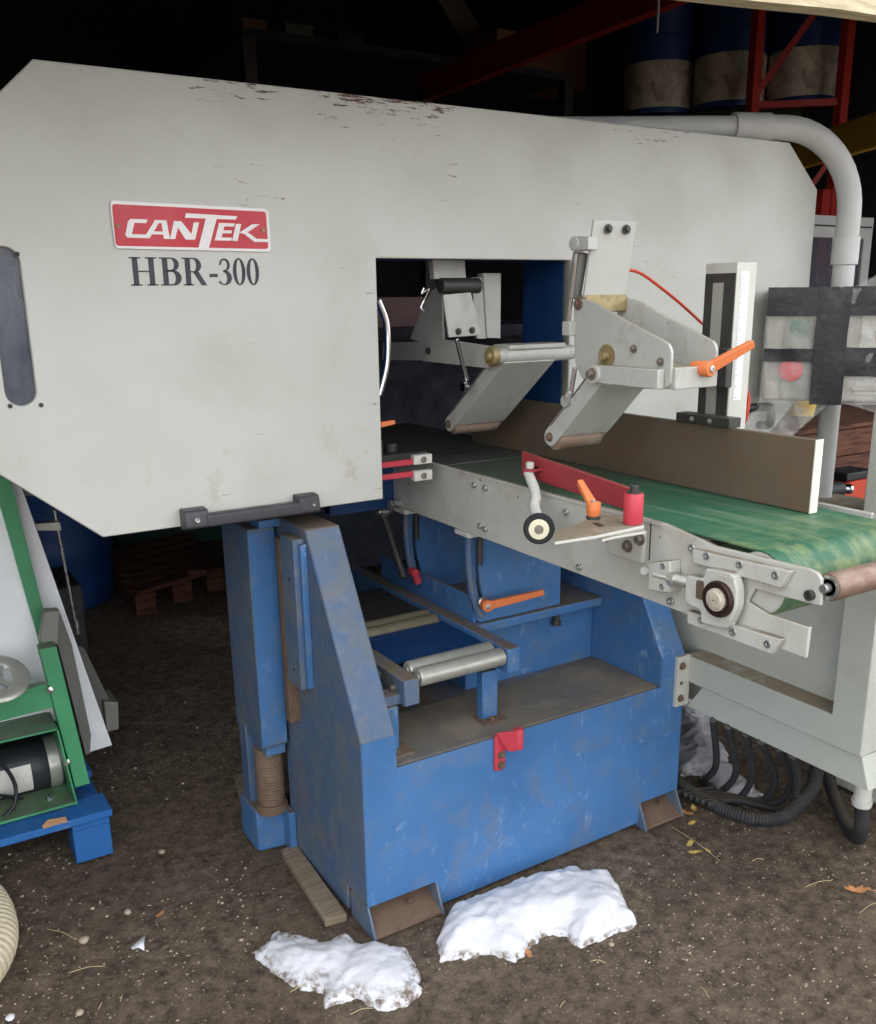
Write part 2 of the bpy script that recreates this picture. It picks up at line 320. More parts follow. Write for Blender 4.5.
def flat_curve(name, outlines, plane_y, depth, mat, parent, bev=.0):
    """plate with holes standing in the XZ plane, outlines = lists of (x, z); front face at plane_y"""
    cu = bpy.data.curves.new(name, 'CURVE'); cu.dimensions = '2D'; cu.fill_mode = 'BOTH'; cu.extrude = depth/2-bev; cu.bevel_depth = bev; cu.bevel_resolution = 1
    cu.offset = -bev
    for o in outlines:
        sp = cu.splines.new('POLY'); sp.points.add(len(o)-1); sp.use_cyclic_u = True
        for i, (x, z) in enumerate(o): sp.points[i].co = (x, z, 0, 1)
    ob = bpy.data.objects.new(name, cu); col.objects.link(ob)
    dg = bpy.context.evaluated_depsgraph_get(); me = bpy.data.meshes.new_from_object(ob.evaluated_get(dg))
    bpy.data.objects.remove(ob)
    me.transform(Matrix(((1, 0, 0, 0), (0, 0, -1, plane_y+depth/2), (0, 1, 0, 0), (0, 0, 0, 1))))
    r = parent
    while r is not None and r.parent is not None: r = r.parent
    if r is not None: me.transform(Matrix.Translation(-r.location))
    me.materials.clear(); me.materials.append(mat)
    o = bpy.data.objects.new(name, me); col.objects.link(o); o.parent = parent
    return o
def bolt(g, p, axis, r, h=None):
    """hex bolt head with washer"""
    g.cut(); h = h or r*1.1; p = Vector(p); ax = Vector(axis).normalized()
    g.lathe(p, ax, [(-.001, r*1.5), (r*.25, r*1.5), (r*.26, r*1.4)], 18)
    g.lathe(p, ax, [(r*.2, r), (h, r), (h+.12*r, r*.85)], 6)
def cap_screw(g, p, axis, r, h=None):
    g.cut(); h = h or r; p = Vector(p); ax = Vector(axis).normalized()
    g.lathe(p, ax, [(-.001, r*.95), (h*.85, r), (h, r*.9), (h, r*.5), (h*.5, r*.45), (h*.5, .0002)], 18)
def rounded(pts, r, n=5):
    out = []
    m = len(pts)
    for i in range(m):
        p, a, b = Vector(pts[i]), Vector(pts[i-1]), Vector(pts[(i+1) % m])
        d0, d1 = (a-p), (b-p); rr = min(r, d0.length*.45, d1.length*.45); s0 = p+d0.normalized()*rr; s1 = p+d1.normalized()*rr
        for k in range(n+1):
            t = k/n; out.append(s0*(1-t)**2+p*2*t*(1-t)+s1*t*t)
    return out

# ------------------------------------------------------------------ ground height
def gz(x, y):
    d = noise.noise(Vector((x*1.3, y*1.3, 3.1)))*.012+noise.noise(Vector((x*5, y*5, 1.1)))*.006+noise.noise(Vector((x*17, y*17, 5.)))*.003+noise.noise(Vector((x*45, y*45, 9.)))*.0016
    d -= .010
    if -.15 < x < 1.15 and -.1 < y < .8: d = min(d, -.001)
    return d

# ================================================================== SETTING
def build_setting():
    g = G(); nx, ny = 300, 260; x0, x1, y0, y1 = -1.9, 3.0, -1.5, 2.6
    vs = [(x0+(x1-x0)*i/nx, y0+(y1-y0)*j/ny) for j in range(ny+1) for i in range(nx+1)]
    def edge(x, y): return max(0, min(1, min(x-x0, x1-x, y-y0, y1-y)/.25))
    g.add([(x, y, gz(x, y)*edge(x, y)-.004*(1-edge(x, y))) for x, y in vs], [(j*(nx+1)+i, j*(nx+1)+i+1, (j+1)*(nx+1)+i+1, (j+1)*(nx+1)+i) for j in range(ny) for i in range(nx)])
    def far(a, b, c, d): g.add([(a, b, -.004), (c, b, -.004), (c, d, -.004), (a, d, -.004)], [(0, 1, 2, 3)])
    far(-40, -40, x0, 12); far(x1, -40, 40, 12); far(x0, -40, x1, y0); far(x0, y1, x1, 12)
    struct(g.build('floor', M['dirt']))
    W = (-3.6, 7.6, -.2, 8.2, 4.6)
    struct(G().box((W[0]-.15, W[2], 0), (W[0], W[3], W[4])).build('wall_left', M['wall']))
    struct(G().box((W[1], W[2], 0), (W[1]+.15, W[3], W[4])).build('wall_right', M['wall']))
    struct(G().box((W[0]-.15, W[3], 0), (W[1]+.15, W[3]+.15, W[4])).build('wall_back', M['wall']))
    g = G().box((W[0]-.15, W[2]-.15, 2.34), (4.4, W[2], W[4])); g.box((4.4, W[2]-.15, 3.3), (W[1]+.15, W[2], W[4]))  # unseen front wall; taller right opening shaped to brighten rack and drums
    g.box((W[0]-.15, W[2]-.15, 0), (-1.7, W[2], 2.34)); g.box((6.6, W[2]-.15, 0), (W[1]+.15, W[2], 3.3))  # unseen left part closes the doorway to keep that side dark
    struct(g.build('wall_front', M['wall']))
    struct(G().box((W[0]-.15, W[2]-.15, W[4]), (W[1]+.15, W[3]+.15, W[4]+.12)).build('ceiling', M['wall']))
build_setting()
# weathered header board across the doorway
g = G()
a, b = Vector((-2.4, -.376, 1.825)), Vector((2.55, -.376, 2.144))
N = 60; rings = []
for i in range(N+1):
    t = i/N; p = a.lerp(b, t); w = noise.noise(Vector((t*22, 0, 0)))*.006
    rings.append([p+Vector((0, -.022, w)), p+Vector((0, .022, w*.6)), p+Vector((0, .022, .24)), p+Vector((0, -.022, .24+w))])
g.rings(rings); tag(g.build('header_board', M['pale_wood'], root=(0, -.2, 2.1)), 'weathered pale timber board crossing above the shed doorway at top right', 'board')

# ================================================================== THE BANDSAW
SAW = thing('bandsaw', 'large grey and blue resaw bandsaw with red badge and green belt in the doorway', 'bandsaw')
# --- cover and frame
YC = .30
outer = [(-.49, 1.941), (1.651, 1.941), (1.800, 1.813), (1.805, 1.17), (1.62, 1.015), (.811, 1.015), (.811, 1.594), (.222, 1.594), (.222, 1.015), (-.462, 1.015), (-.650, 1.175), (-.655, 1.785)]
win = [Vector((-.5865+.0290*math.cos(a), (1.578 if k < 12 else 1.333)+.0290*math.sin(a))) for k, a in enumerate([PI*j/11 for j in range(12)]+[PI+PI*j/11 for j in range(12)])]
cover = flat_curve('saw_cover', [outer, [tuple(p) for p in win]], YC, .030, M['cover'], SAW, .003)
cx, cz = .575, 1.5
g = G()
inn = [(x+(.004 if x < cx else -.004) if (x < .2 or x > .85) else x+(-.0 if x < cx else .0), z-.004 if z > 1.7 else z+.002) for x, z in outer]
g.prism([(x, YC+.031, z) for x, z in inn], (0, .185, 0))
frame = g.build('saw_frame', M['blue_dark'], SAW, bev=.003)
g = G(); g.prism([(p.x*1.0, YC+.012, p.y) for p in win], (0, .004, 0)); wp = g.build('viewing_window', M['smoked'], cover)
g = G()
for (px, py) in ((17, 254), (10, 406), (41, 405)): cap_screw(g, at(px, py, y=YC), (0, -1, 0), .0045, .003)
g.build('window_screw', M['dark_steel'], cover)
# --- badge
def zb(x, y, yy=YC): return at(95+x/4.61, 190+y/4.61, y=yy)
g = G(); g.prism(rounded([zb(*p, YC-.001) for p in ((65, 47), (797, 88), (811, 287), (90, 270))], .010), (0, -.004, 0))
badge = g.build('name_plate', M['badge_white'], cover, bev=.0008)
g = G(); g.prism(rounded([zb(*p, YC-.006) for p in ((78, 64), (788, 100), (799, 272), (97, 257))], .007), (0, .0015, 0)); g.build('name_plate_field', M['badge_red'], cover)
L = [[(163, 133), (243, 136), (235, 153), (182, 151), (170, 203), (248, 206), (243, 222), (150, 219), (140, 208), (152, 145)],
     [(276, 140), (302, 140), (252, 222), (226, 221)], [(272, 138), (330, 140), (326, 154), (280, 151)], [(305, 140), (330, 140), (345, 226), (318, 225)], [(268, 190), (325, 192), (325, 206), (258, 204)],
     [(365, 145), (388, 145), (370, 226), (345, 226)], [(363, 143), (398, 144), (452, 213), (447, 229), (418, 228)], [(455, 150), (480, 148), (462, 229), (440, 229)],
     [(420, 107), (657, 121), (648, 137), (414, 128)], [(515, 115), (565, 118), (522, 278), (476, 272)],
     [(572, 152), (600, 152), (580, 232), (553, 231)], [(576, 152), (645, 154), (640, 169), (575, 167)], [(570, 185), (632, 187), (629, 200), (566, 199)], [(562, 218), (632, 220), (628, 234), (553, 232)],
     [(650, 156), (674, 157), (658, 235), (633, 234)], [(725, 158), (760, 158), (690, 203), (666, 197)], [(672, 190), (697, 190), (745, 225), (803, 227), (803, 240), (735, 239)]]
g = G()
for i, p in enumerate(L): g.prism([zb(*q, YC-.0066-.00004*i) for q in p], (0, .0012, 0))
g.build('logo_lettering', M['badge_white'], cover)
g = G()
for p in ((104, 165), (774, 187)): cap_screw(g, zb(*p, YC-.006), (0, -1, 0), .004, .003)
g.build('name_plate_screw', M['gold_grease'], cover)
# --- model lettering (serif capitals and figures) laid out in plate units, height 132, width 605
def strip(g, A, B, f):
    """closed or open band between curve A and curve B"""
    n = len(A)
    for i in range(n-1): g.prism([f(*A[i]), f(*A[i+1]), f(*B[i+1]), f(*B[i])], (0, .0008, 0))
def lf(x, y):
    u = (x-152)/605; v = (y-312)/128
    return Vector((-.351+.278*u, YC-.0009, 1.590-.0562*v))
def rect(g, x0, y0, x1, y1): g.prism([lf(x0, y0), lf(x1, y0), lf(x1, y1), lf(x0, y1)], (0, .0008, 0))
def arc(cx, cy, rx, ry, a0, a1, n=18): return [(cx+rx*math.cos(math.radians(a0+(a1-a0)*i/n)), cy+ry*math.sin(math.radians(a0+(a1-a0)*i/n))) for i in range(n+1)]
g = G(); T, B = 312, 440
for x in (166, 238): rect(g, x, T, x+24, B); rect(g, x-13, T, x+37, T+6); rect(g, x-13, B-6, x+37, B)
rect(g, 190, 372, 238, 379)
x = 300; rect(g, x, T, x+24, B); rect(g, x-13, T, x+5, T+6); rect(g, x-13, B-6, x+5, B)
strip(g, [(x+20, T)]+arc(344, 343, 32, 31, -90, 90)+[(x+20, 374)], [(x+20, T+6)]+arc(340, 343, 13, 25, -90, 90)+[(x+20, 368)], lf)
strip(g, [(x+20, 370)]+arc(348, 405, 36, 35, -90, 90)+[(x+20, B)], [(x+20, 377)]+arc(342, 405, 15, 28, -90, 90)+[(x+20, B-6)], lf)
x = 404; rect(g, x, T, x+24, B); rect(g, x-13, T, x+5, T+6); rect(g, x-13, B-6, x+37, B)
strip(g, [(x+20, T)]+arc(446, 346, 34, 34, -90, 90)+[(x+20, 380)], [(x+20, T+6)]+arc(442, 346, 14, 28, -90, 90)+[(x+20, 373)], lf)
g.prism([lf(440, 378), lf(464, 374), lf(500, B-4), lf(506, B), lf(476, B)], (0, .0008, 0))
rect(g, 516, 386, 556, 402)
strip(g, [(566, 345)]+arc(592, 344, 26, 31, 195, 360, 12)+arc(588, 346, 30, 28, 0, 90, 8), [(573, 345)]+arc(590, 345, 15, 23, 195, 360, 12)+arc(584, 348, 20, 22, 0, 90, 8), lf)
strip(g, arc(588, 404, 36, 36, -95, 150, 20), arc(584, 406, 17, 28, -95, 150, 20), lf)
for cxx in (662, 730): strip(g, arc(cxx, 376, 31, 65, 0, 360, 36), arc(cxx, 376, 13, 58, 0, 360, 36), lf)
g.build('model_lettering', M['letter'], cover)
# --- pull handle at the lower edge of the cover
g = G(); hz = 1.034
for x0, x1 in ((-.294, -.240), (-.022, .030)):
    g.prism(rounded([(x0, .300, hz+.024), (x0, .262, hz+.022), (x0, .255, hz-.018), (x0, .300, hz-.026)], .008), (x1-x0, 0, 0))
g.prism(rounded([(-.245, .285, hz+.010), (-.245, .256, hz+.010), (-.245, .254, hz-.018), (-.245, .285, hz-.020)], .006), (.225, 0, 0))
hnd = g.build('pull_handle', M['handle'], SAW, bev=.002)
g = G(); cap_screw(g, (-.268, .256, hz+.001), (0, -1, 0), .0065, .004); cap_screw(g, (.012, .256, hz+.001), (0, -1, 0), .004, .003); g.build('handle_screw', M['chrome'], hnd)
g = G(); g.tube([(1.50, .298, 1.155), (1.50, .255, 1.155), (1.56, .245, 1.158), (1.60, .252, 1.15), (1.61, .256, 1.10), (1.61, .298, 1.09)], .014); g.build('pull_handle', M['black'], SAW)
# --- base
PR = [(.14, 0), (.14, .075), (.03, .075), (.03, .513), (.288, .969), (.50, .969), (.50, 0)]
g = G(); g.prism([(0, y, z) for y, z in PR], (.092, 0, 0)); slab = g.build('side_frame', M['blue_scuffed'], SAW, bev=.005)
g = G(); g.prism([(.955, y, z if z else .012) for y, z in PR], (.088, 0, 0)); g.build('side_frame', M['blue'], SAW, bev=.005)
g = G()
# front wall with notches for the two feet
g.prism([(x, .0285, z) for x, z in ((.0005, .075), (.195, .075), (.200, .004), (.890, .012), (.894, .075), (1.0425, .075), (1.0425, .512), (.9555, .512), (.9555, .426), (.0915, .426), (.0915, .512), (.0005, .512))], (0, .0012, 0))
front = g.build('front_panel', M['blue'], SAW)
g = G().box((.092, .041, .10), (.955, .30, .425)); g.build('ledge', M['ledge'], SAW, bev=.004)
g = G().box((.485, .33, .415), (.955, .52, .60)); g.build('rear_box', M['blue'], SAW, bev=.004)
g = G().box((.05, .30, .05), (.955, .52, .42)); g.build('rear_panel', M['blue'], SAW)
for x0, x1 in ((.0, .200), (.890, 1.043)):
    g = G(); g.prism([(x0+.003, .14, .066), (x0+.003, .0, .006), (x0+.003, .0, -.002), (x0+.003, .14, .056)], (x1-x0-.006, 0, 0)); ft = g.build('foot', M['rust'], SAW, bev=.001)
    g = G()
    for xx in (x0, x1-.006): g.cut(); g.prism([(xx, .0295, .074), (xx, -.004, .002), (xx, -.004, -.002), (xx, .12, -.002), (xx, .12, .074)], (.006, 0, 0))
    g.build('foot_cheek', M['blue_scuffed'], ft, bev=.0008)
    g = G(); bolt(g, ((x0+x1)/2+.03, .05, .027), (0, -.4, .9), .008); g.build('foot_bolt', M['rust'], ft)
# red stop hook on front panel
g = G(); g.prism(rounded([(.372, .029, .430), (.392, .029, .440), (.404, .029, .430), (.404, .029, .335), (.372, .029, .335)], .006), (0, -.008, 0))
g.prism(rounded([(.372, .028, .440), (.395, .004, .450), (.425, -.002, .448), (.430, -.002, .395), (.398, .010, .392), (.392, .022, .40)], .006), (.004, -.012, .0))
g.lathe((.428, -.002, .395), (0, 0, 1), [(0, .012), (.052, .013), (.056, .010)], 18)
hook = g.build('stop_hook', M['red_bright'], SAW, bev=.002)
g = G(); bolt(g, (.390, .020, .378), (0, -1, 0), .007); bolt(g, (.390, .020, .350), (0, -1, 0), .007); g.build('hook_bolt', M['rust'], hook)
# --- lifting column beside the left side frame
g = G()
g.prism([(x, y, .335) for x, y in ((-.084, .46), (-.010, .46), (-.010, .60), (-.084, .66))], (0, 0, .61))
colm = g.build('lift_column', M['blue_scuffed'], SAW, bev=.004)
g = G().prism([(x, y, .305) for x, y in ((-.070, .468), (-.014, .468), (-.014, .58), (-.070, .60))], (0, 0, .030)); g.build('column_collar', M['blue'], colm, bev=.003)
g = G().box((-.082, .4585, .345), (-.012, .4600, .935)); g.build('column_face', M['blue'], colm)
g = G().box((-.055, .45, .945), (.012, .56, .966)); g.build('column_cap', M['blue'], colm, bev=.003)
g = G(); g.cyl((-.02, .53, .966), (-.02, .53, 1.02), .022); g.build('column_pin', M['blue_scuffed'], colm)
g = G(); prof = []
zz = .125
while zz < .31: prof += [(zz-.125, .036), (zz-.122, .039), (zz-.119, .036)]; zz += .009
g.lathe((-.046, .52, .125), (0, 0, 1), prof, 26); g.lathe((-.046, .52, .118), (0, 0, 1), [(0, .046), (.012, .046), (.014, .042), (.024, .042)], 26)
g.build('lift_screw', M['rust'], colm)
g = G(); g.prism([(x, y, -.003) for x, y in ((-.098, .535), (-.094, .515), (-.002, .50), (-.002, .64), (-.098, .64))], (0, 0, .128)); ftb = g.build('column_foot', M['blue'], colm, bev=.004)
g = G().box((-.088, .575, .12), (-.060, .63, .36)); g.build('guide_strip', M['blue_scuffed'], colm, bev=.002)
g = G().box((-.022, .455, .004), (-.002, .500, .125)); g.build('foot_rib', M['blue'], colm, bev=.002)
g = G().box((-.030, .296, .555), (-.0005, .378, .945)); ch = g.build('guide_channel', M['blue_scuffed'], SAW, bev=.002)
g = G().box((-.017, .280, .560), (-.0005, .2955, .935)); g.build('channel_strip', M['blue'], ch, bev=.002)
g = G().box((-.030, .384, .43), (-.0005, .410, .93)); g.build('slide_bar', M['rust'], ch, bev=.001)
g = G()
for z in (.60, .84): cap_screw(g, (-.030, .33, z), (-1, 0, 0), .004, .003)
g.build('channel_bolt', M['dark_steel'], ch)
# --- pivot box and tilt brackets under the conveyor
g = G(); g.box((.50, .285, .600), (.952, .85, .626)); tray = g.build('tray', M['blue'], SAW, bev=.003)
g = G().box((.50, .31, .626), (.512, .85, .70)); g.build('tray_wall', M['blue'], tray, bev=.002)
for yy, w, nm in ((.30, .30, 'front'), (.64, .28, 'rear')):
    sl = [(.500, .865), (.498, .80), (.504, .74), (.516, .685), (.528, .660), (.538, .665), (.526, .70), (.516, .745), (.511, .80), (.513, .865)]
    outl = [(.470, .886), (.474, .80), (.482, .72), (.505, .640), (.515, .6275), (.50+w, .6275), (.50+w, .886)]
    br = flat_curve('tilt_bracket', [outl, sl], yy, .012, M['blue'], SAW, .001)
    g = G(); g.tube([(.480, yy, .882), (.479, yy, .82), (.485, yy, .75), (.498, yy, .69), (.520, yy, .645)], .010, seg=10); g.build('bracket_rib', M['blue_scuffed'], br)
    g = G().box((.452, yy-.040, .886), (.520, yy+.030, .902)); g.build('pivot_pad', M['white_plastic'], br, bev=.003)
    g = G(); cap_screw(g, (.485, yy-.02, .902), (0, 0, 1), .007, .003); g.cut(); g.cyl((.507, yy-.012, .80), (.507, yy-.012, .886), .008); g.build('pivot_bolt', M['dark_steel'], br)
def lever(parent, hub, axis, direction, length, r=.016, name='clamp_lever', mat='orange', h=.034):
    hub = Vector(hub); ax = Vector(axis).normalized(); d = Vector(direction).normalized()
    g = G(); g.lathe(hub, ax, [(0, r*.8), (.004, r*.85), (.008, r*.95), (h-.002, r), (h, r*.92)], 22)
    s = hub+ax*(h-.010); e = s+d*length; a = d.cross(ax).normalized()
    g.prism([s+a*r*.75-ax*.006, s-a*r*.75-ax*.006, e-a*r*.5-ax*.004, e+a*r*.5-ax*.004], ax*.013)
    o = g.build(name, M[mat], parent, bev=.0015)
    g = G(); cap_screw(g, hub+ax*h, ax, r*.45, .003); g.build('lever_screw', M['steel'], o); return o
p = at(484, 603, y=.275); q = at(537, 590, y=.265)
g = G(); g.cyl(p+Vector((0, .045, 0)), p+Vector((0, -.01, 0)), .009); g.cyl(p+Vector((0, .012, 0)), p, .016); g.build('lever_shaft', M['steel'], SAW)
lever(SAW, p, (-.25, -1, 0), q-p, (q-p).length*1.05, r=.016)
# red gusset lever on rear bracket, link rod
p = at(411, 571, y=.615); g = G(); g.cyl(p, p+Vector((0, -.03, 0)), .013); g.beam(p+Vector((0, -.02, 0)), p+Vector((.012, -.022, -.035)), .02, .014, (0, 1, 0)); g.build('clamp_knob', M['red_bright'], SAW, bev=.002)
p0, p1 = at(383, 514, x=.435), at(404, 578, x=.44)
g = G(); g.cyl(p0, p1, .011); g.build('link_rod', M['dark_steel'], SAW)
rod = G(); rod.lathe(p0+Vector((-.012, 0, .008)), (1, 0, 0), [(0, .012), (0, .020), (.022, .020), (.022, .012)], 22); rod.cyl(p0+Vector((-.02, 0, .008)), p0+Vector((.03, 0, .008)), .009); rod.beam(p0, p0+(p1-p0)*.25, .016, .016); rod.build('rod_end', M['steel'], SAW)
g = G(); p = at(402, 503, x=.455); g.cyl(p+Vector((-.03, 0, 0)), p+Vector((.01, 0, 0)), .012); g.lathe(p+Vector((-.034, 0, 0)), (-1, 0, 0), [(0, .015), (.01, .015)], 6); g.beam(p+Vector((0, 0, -.03)), p+Vector((0, -.0, .0)), .03, .03); g.build('pivot_block', M['steel'], SAW)
g = G(); g.cyl((.80, .315, .560), (.80, .315, .602), .010); g.lathe((.80, .315, .558), (0, 0, 1), [(0, .014), (.014, .014)], 6); g.build('tray_bolt', M['dark_steel'], SAW)
# --- little roller table on the ledge
g = G()
g.box((.456, .085, .560), (.496, 1.05, .628)); g.build('table_rail', M['blue'], SAW, bev=.003)
g = G().box((.150, .085, .545), (.192, 1.05, .612)); g.build('table_rail', M['blue_scuffed'], SAW, bev=.003)
for y0 in (.104, .156, .43, .475):
    g = G(); rr = .0235
    g.lathe((.1935, y0, .606), (1, 0, 0), [(0, .010), (.004, .010), (.004, rr*.85), (.008, rr), (.254, rr), (.258, rr*.85), (.258, .010), (.262, .010)], 28)
    g.build('roller', M['zinc'] if y0 < .3 else M['dullroller'], SAW)
g = G(); g.box((.192, .19, .606), (.456, .40, .614)); g.box((.192, .19, .570), (.456, .196, .614)); g.build('table_plate', M['blue_dark'], SAW, bev=.001)
g = G(); g.box((.192, .51, .606), (.456, .78, .614)); g.build('table_plate', M['dark_steel'], SAW, bev=.001)
for x0, y0, z1 in ((.405, .125, .562), (.105, .10, .545)):
    g = G().box((x0, y0, .425), (x0+.048 if x0 > .2 else x0+.035, y0+.03, z1)); lg = g.build('table_leg', M['blue'], SAW, bev=.003)
    g = G().box((x0-.01, y0-.03, .425), (x0+.06, y0+.03, .431)); g.build('leg_foot', M['rust'], lg)
    g = G(); bolt(g, (x0+.02, y0-.015, .431), (0, 0, 1), .007); g.build('leg_bolt', M['rust'], lg)
g = G().box((.10, .11, .545), (.16, .16, .57)); g.build('leg_bracket', M['blue_scuffed'], SAW, bev=.002)
g = G(); bolt(g, (.149, .14, .578), (-1, 0, 0), .008); bolt(g, (.149, .22, .585), (-1, 0, 0), .008); g.build('rail_bolt', M['bolt'], SAW)
# --- infeed conveyor
XR = .45
def zc(x, y, xx=XR): return at(640+x/4.38, 510+y/4.38, x=xx)
tp = [(433, 463), (540, 490), (650, 519)]
g = G()
rl = [Vector((XR, 1.0, 1.066)), Vector((XR, -.45, 1.0675)), zc(330, 158), zc(735, 256), zc(775, 275), zc(794, 305), zc(790, 420), zc(740, 410), zc(500, 345), zc(470, 400), zc(560, 455), zc(742, 514), zc(724, 650), at(620, 589.6, x=XR), at(405.5, 509.4, x=XR), Vector((XR, 1.0, .905))]
g.prism(rl, (.008, 0, 0)); rail = g.build('conveyor_side_rail', M['rail'], SAW, bev=.002)
g = G(); g.box((.885, -.60, .93), (.893, 1.0, 1.060)); g.build('conveyor_side_rail', M['rail'], SAW, bev=.002)
g = G(); g.box((XR-.004, -.44, 1.061), (XR-.0005, 1.0, 1.0668)); g.build('rail_lip', M['rail'], rail)
for pl in ([(255, 165), (685, 262), (640, 335), (255, 226)], [(232, 434), (645, 560), (600, 624), (232, 490)]):
    g = G(); g.prism([zc(*p, XR-.001) for p in pl], (-.016, 0, 0)); gb = g.build('take_up_guide', M['rail'], rail, bev=.002)
for pts in (((294, 200), (438, 240), (595, 285)), ((268, 482), (408, 535), (560, 587))):
    g = G()
    for p in pts: cap_screw(g, zc(p[0], p[1], XR-.017), (-1, 0, 0), .0075, .003)
    g.build('guide_screw', M['steel'], rail)
bc = zc(368, 384, XR-.022)
g = G()
g.prism(rounded([zc(*p, XR-.012) for p in ((322, 245), (440, 268), (462, 340), (458, 420), (415, 512), (300, 488), (300, 430), (228, 400), (236, 275), (312, 292))], .008), (-.022, 0, 0))
hs = g.build('bearing_housing', M['rail'], SAW, bev=.003)
g = G(); pc = bc+Vector((-.012, 0, 0)); g.lathe(pc, (-1, 0, 0), [(-.004, .034), (.006, .034), (.010, .032), (.010, .025), (.006, .023), (.006, .0002)], 36); g.build('bearing', M['bearing'], hs)
g = G(); g.lathe(pc, (-1, 0, 0), [(0, .0215), (.012, .0215), (.013, .020), (.013, .0165), (.016, .016), (.0165, .015), (.0165, .0002)], 32); g.build('shaft_end', M['cream_steel'], hs)
g = G(); g.cyl(pc+Vector((-.015, 0, 0)), pc+Vector((-.0172, 0, 0)), .0016); g.build('shaft_centre_mark', M['dark_steel'], hs)
g = G(); p = zc(265, 350, XR-.036); g.prism(rounded([zc(*q, XR-.0335) for q in ((250, 305), (282, 312), (278, 395), (246, 385))], .005), (-.002, 0, 0)); g.build('housing_slot', M['fence'], hs)
for a_, y_ in ((0, 288), (1, 485)):   # raised casting marks
    g = G()
    for k in range(4):
        c = zc(352+k*18, y_+k*5-(4 if a_ else 0), XR-.034); g.lathe(c, (-1, 0, 0), [(-.001, .0032), (.0018, .0032), (.0018, .0018), (.0006, .0015)], 10)
    g.build('casting_mark', M['rail'], hs)
g = G()
a_, b_ = zc(150, 300, XR-.022), zc(240, 322, XR-.022); g.lathe(zc(70, 282, XR-.022), b_-a_, [(i*.002, .0095+.001*(i % 2)) for i in range(int((b_-zc(70, 282, XR-.022)).length/.002)+2)], 18); g.build('adjusting_screw', M['zinc'], rail)
g = G(); g.lathe(zc(138, 298, XR-.022), b_-a_, [(0, .017), (.012, .017)], 6); g.build('lock_nut', M['zinc'], rail)
g = G(); g.prism([zc(*q, XR-.001) for q in ((85, 222), (180, 214), (178, 352), (82, 340))], (-.03, 0, 0)); bb = g.build('adjuster_block', M['rail'], rail, bev=.002)
g = G(); cap_screw(g, zc(103, 245, XR-.031), (-1, 0, 0), .0065, .003); cap_screw(g, zc(98, 335, XR-.031), (-1, 0, 0), .0065, .003); g.build('block_screw', M['steel'], rail)
g = G(); g.cyl(zc(20, 268, XR), zc(20, 268, XR-.014), .009); g.build('adjuster_stub', M['rail'], rail)
for (px, py) in ((693, 548), (671.5, 601), (475, 485), (486, 488), (481, 526), (486, 529), (567, 512), (580, 567)):
    g = G(); cap_screw(g, at(px, py, x=XR-.002), (-1, -.1, .1), .0078, .007); g.build('rail_screw', M['steel'], rail)
for px, py in ((650, 526), (667, 590)): pass
g = G(); v0, v1 = at(651, 523, x=XR-.001), at(648, 560, x=XR-.001); g.box((XR-.002, v0.y-.001, v1.z), (XR-.0, v0.y+.001, v0.z)); g.build('weld_seam', M['dark_steel'], rail)
# belt around drums
ZB = 1.060; dr = .058; dc = Vector((0, -.668, ZB-dr-.003))
prof = [(1.0, ZB), (.36, ZB)]
prof = [(y, ZB) for y in (.70, .4, .2, .0, -.2, -.4, -.6)]+[(dc.y-math.sin(a)*(dr+.003), dc.z+math.cos(a)*(dr+.003)) for a in [PI*k/16 for k in range(0, 17)]]+[(-.5, dc.z-dr-.003), (.70, dc.z-dr-.003)]
inner = [(y, z-.003) if z >= ZB-.0001 else ((y, z+.003) if y > dc.y+.01 else (dc.y+(y-dc.y)*dr/(dr+.003), dc.z+(z-dc.z)*dr/(dr+.003))) for y, z in prof]
g = G(); x0, x1 = .464, .84
n = len(prof); V = [(x0, y, z) for y, z in prof]+[(x0, y, z) for y, z in inner]+[(x1, y, z) for y, z in prof]+[(x1, y, z) for y, z in inner]
Fc = []
for i in range(n-1): Fc += [(i, i+1, 2*n+i+1, 2*n+i), (n+i, 3*n+i, 3*n+i+1, n+i+1), (i, n+i, n+i+1, i+1), (2*n+i, 2*n+i+1, 3*n+i+1, 3*n+i)]
g.add(V, Fc); belt = g.build('conveyor_belt', M['belt'], SAW)
g = G(); g.cyl((.4635, dc.y, dc.z), (.8405, dc.y, dc.z), dr-.0005, seg=40); g.build('belt_drum', M['rail'], SAW)
g = G().box((.458, .40, ZB-.045), (.84, 1.25, ZB+.0015)); g.build('steel_table', M['table'], SAW, bev=.001)
g = G().box((.460, -.55, ZB-.02), (.84, .40, ZB-.005)); g.build('slider_bed', M['table'], SAW)
rc = at(827, 588, x=.46); rr = .024
g = G(); g.lathe((.464, rc.y, rc.z), (1, 0, 0), [(0, .008), (.0, rr*.95), (.004, rr), (.44, rr), (.444, .01)], 36); rol = g.build('nose_roller', M['rust_roller'], SAW)
g = G(); g.lathe((.4635, rc.y, rc.z), (-1, 0, 0), [(0, .021), (.002, .021), (.002, .016), (.0, .014)], 28); g.cyl((.464, rc.y, rc.z), (.449, rc.y, rc.z), .008); g.build('roller_bearing', M['steel'], rol)
g = G(); cap_screw(g, zc(748, 372, XR-.001), (-1, 0, 0), .0095, .008); g.build('roller_bolt', M['dark_steel'], rail)
g = G().box((.887, rc.y-.03, rc.z-.03), (.895, -.55, rc.z+.03)); g.cyl((.90, rc.y, rc.z), (.905, rc.y, rc.z), .01); g.build('roller_bracket', M['rail'], SAW, bev=.003)
# --- fence
g = G().box((.770, -.533, ZB+.002), (.786, .72, 1.214)); fence = g.build('fence_plate', M['fence'], SAW, bev=.001)
g = G().box((.7685, -.5365, ZB+.0015), (.792, -.5332, 1.2145)); g.build('fence_end', M['fence_end'], fence, bev=.0008)  # thin cap that carries the painted brightness of the end face
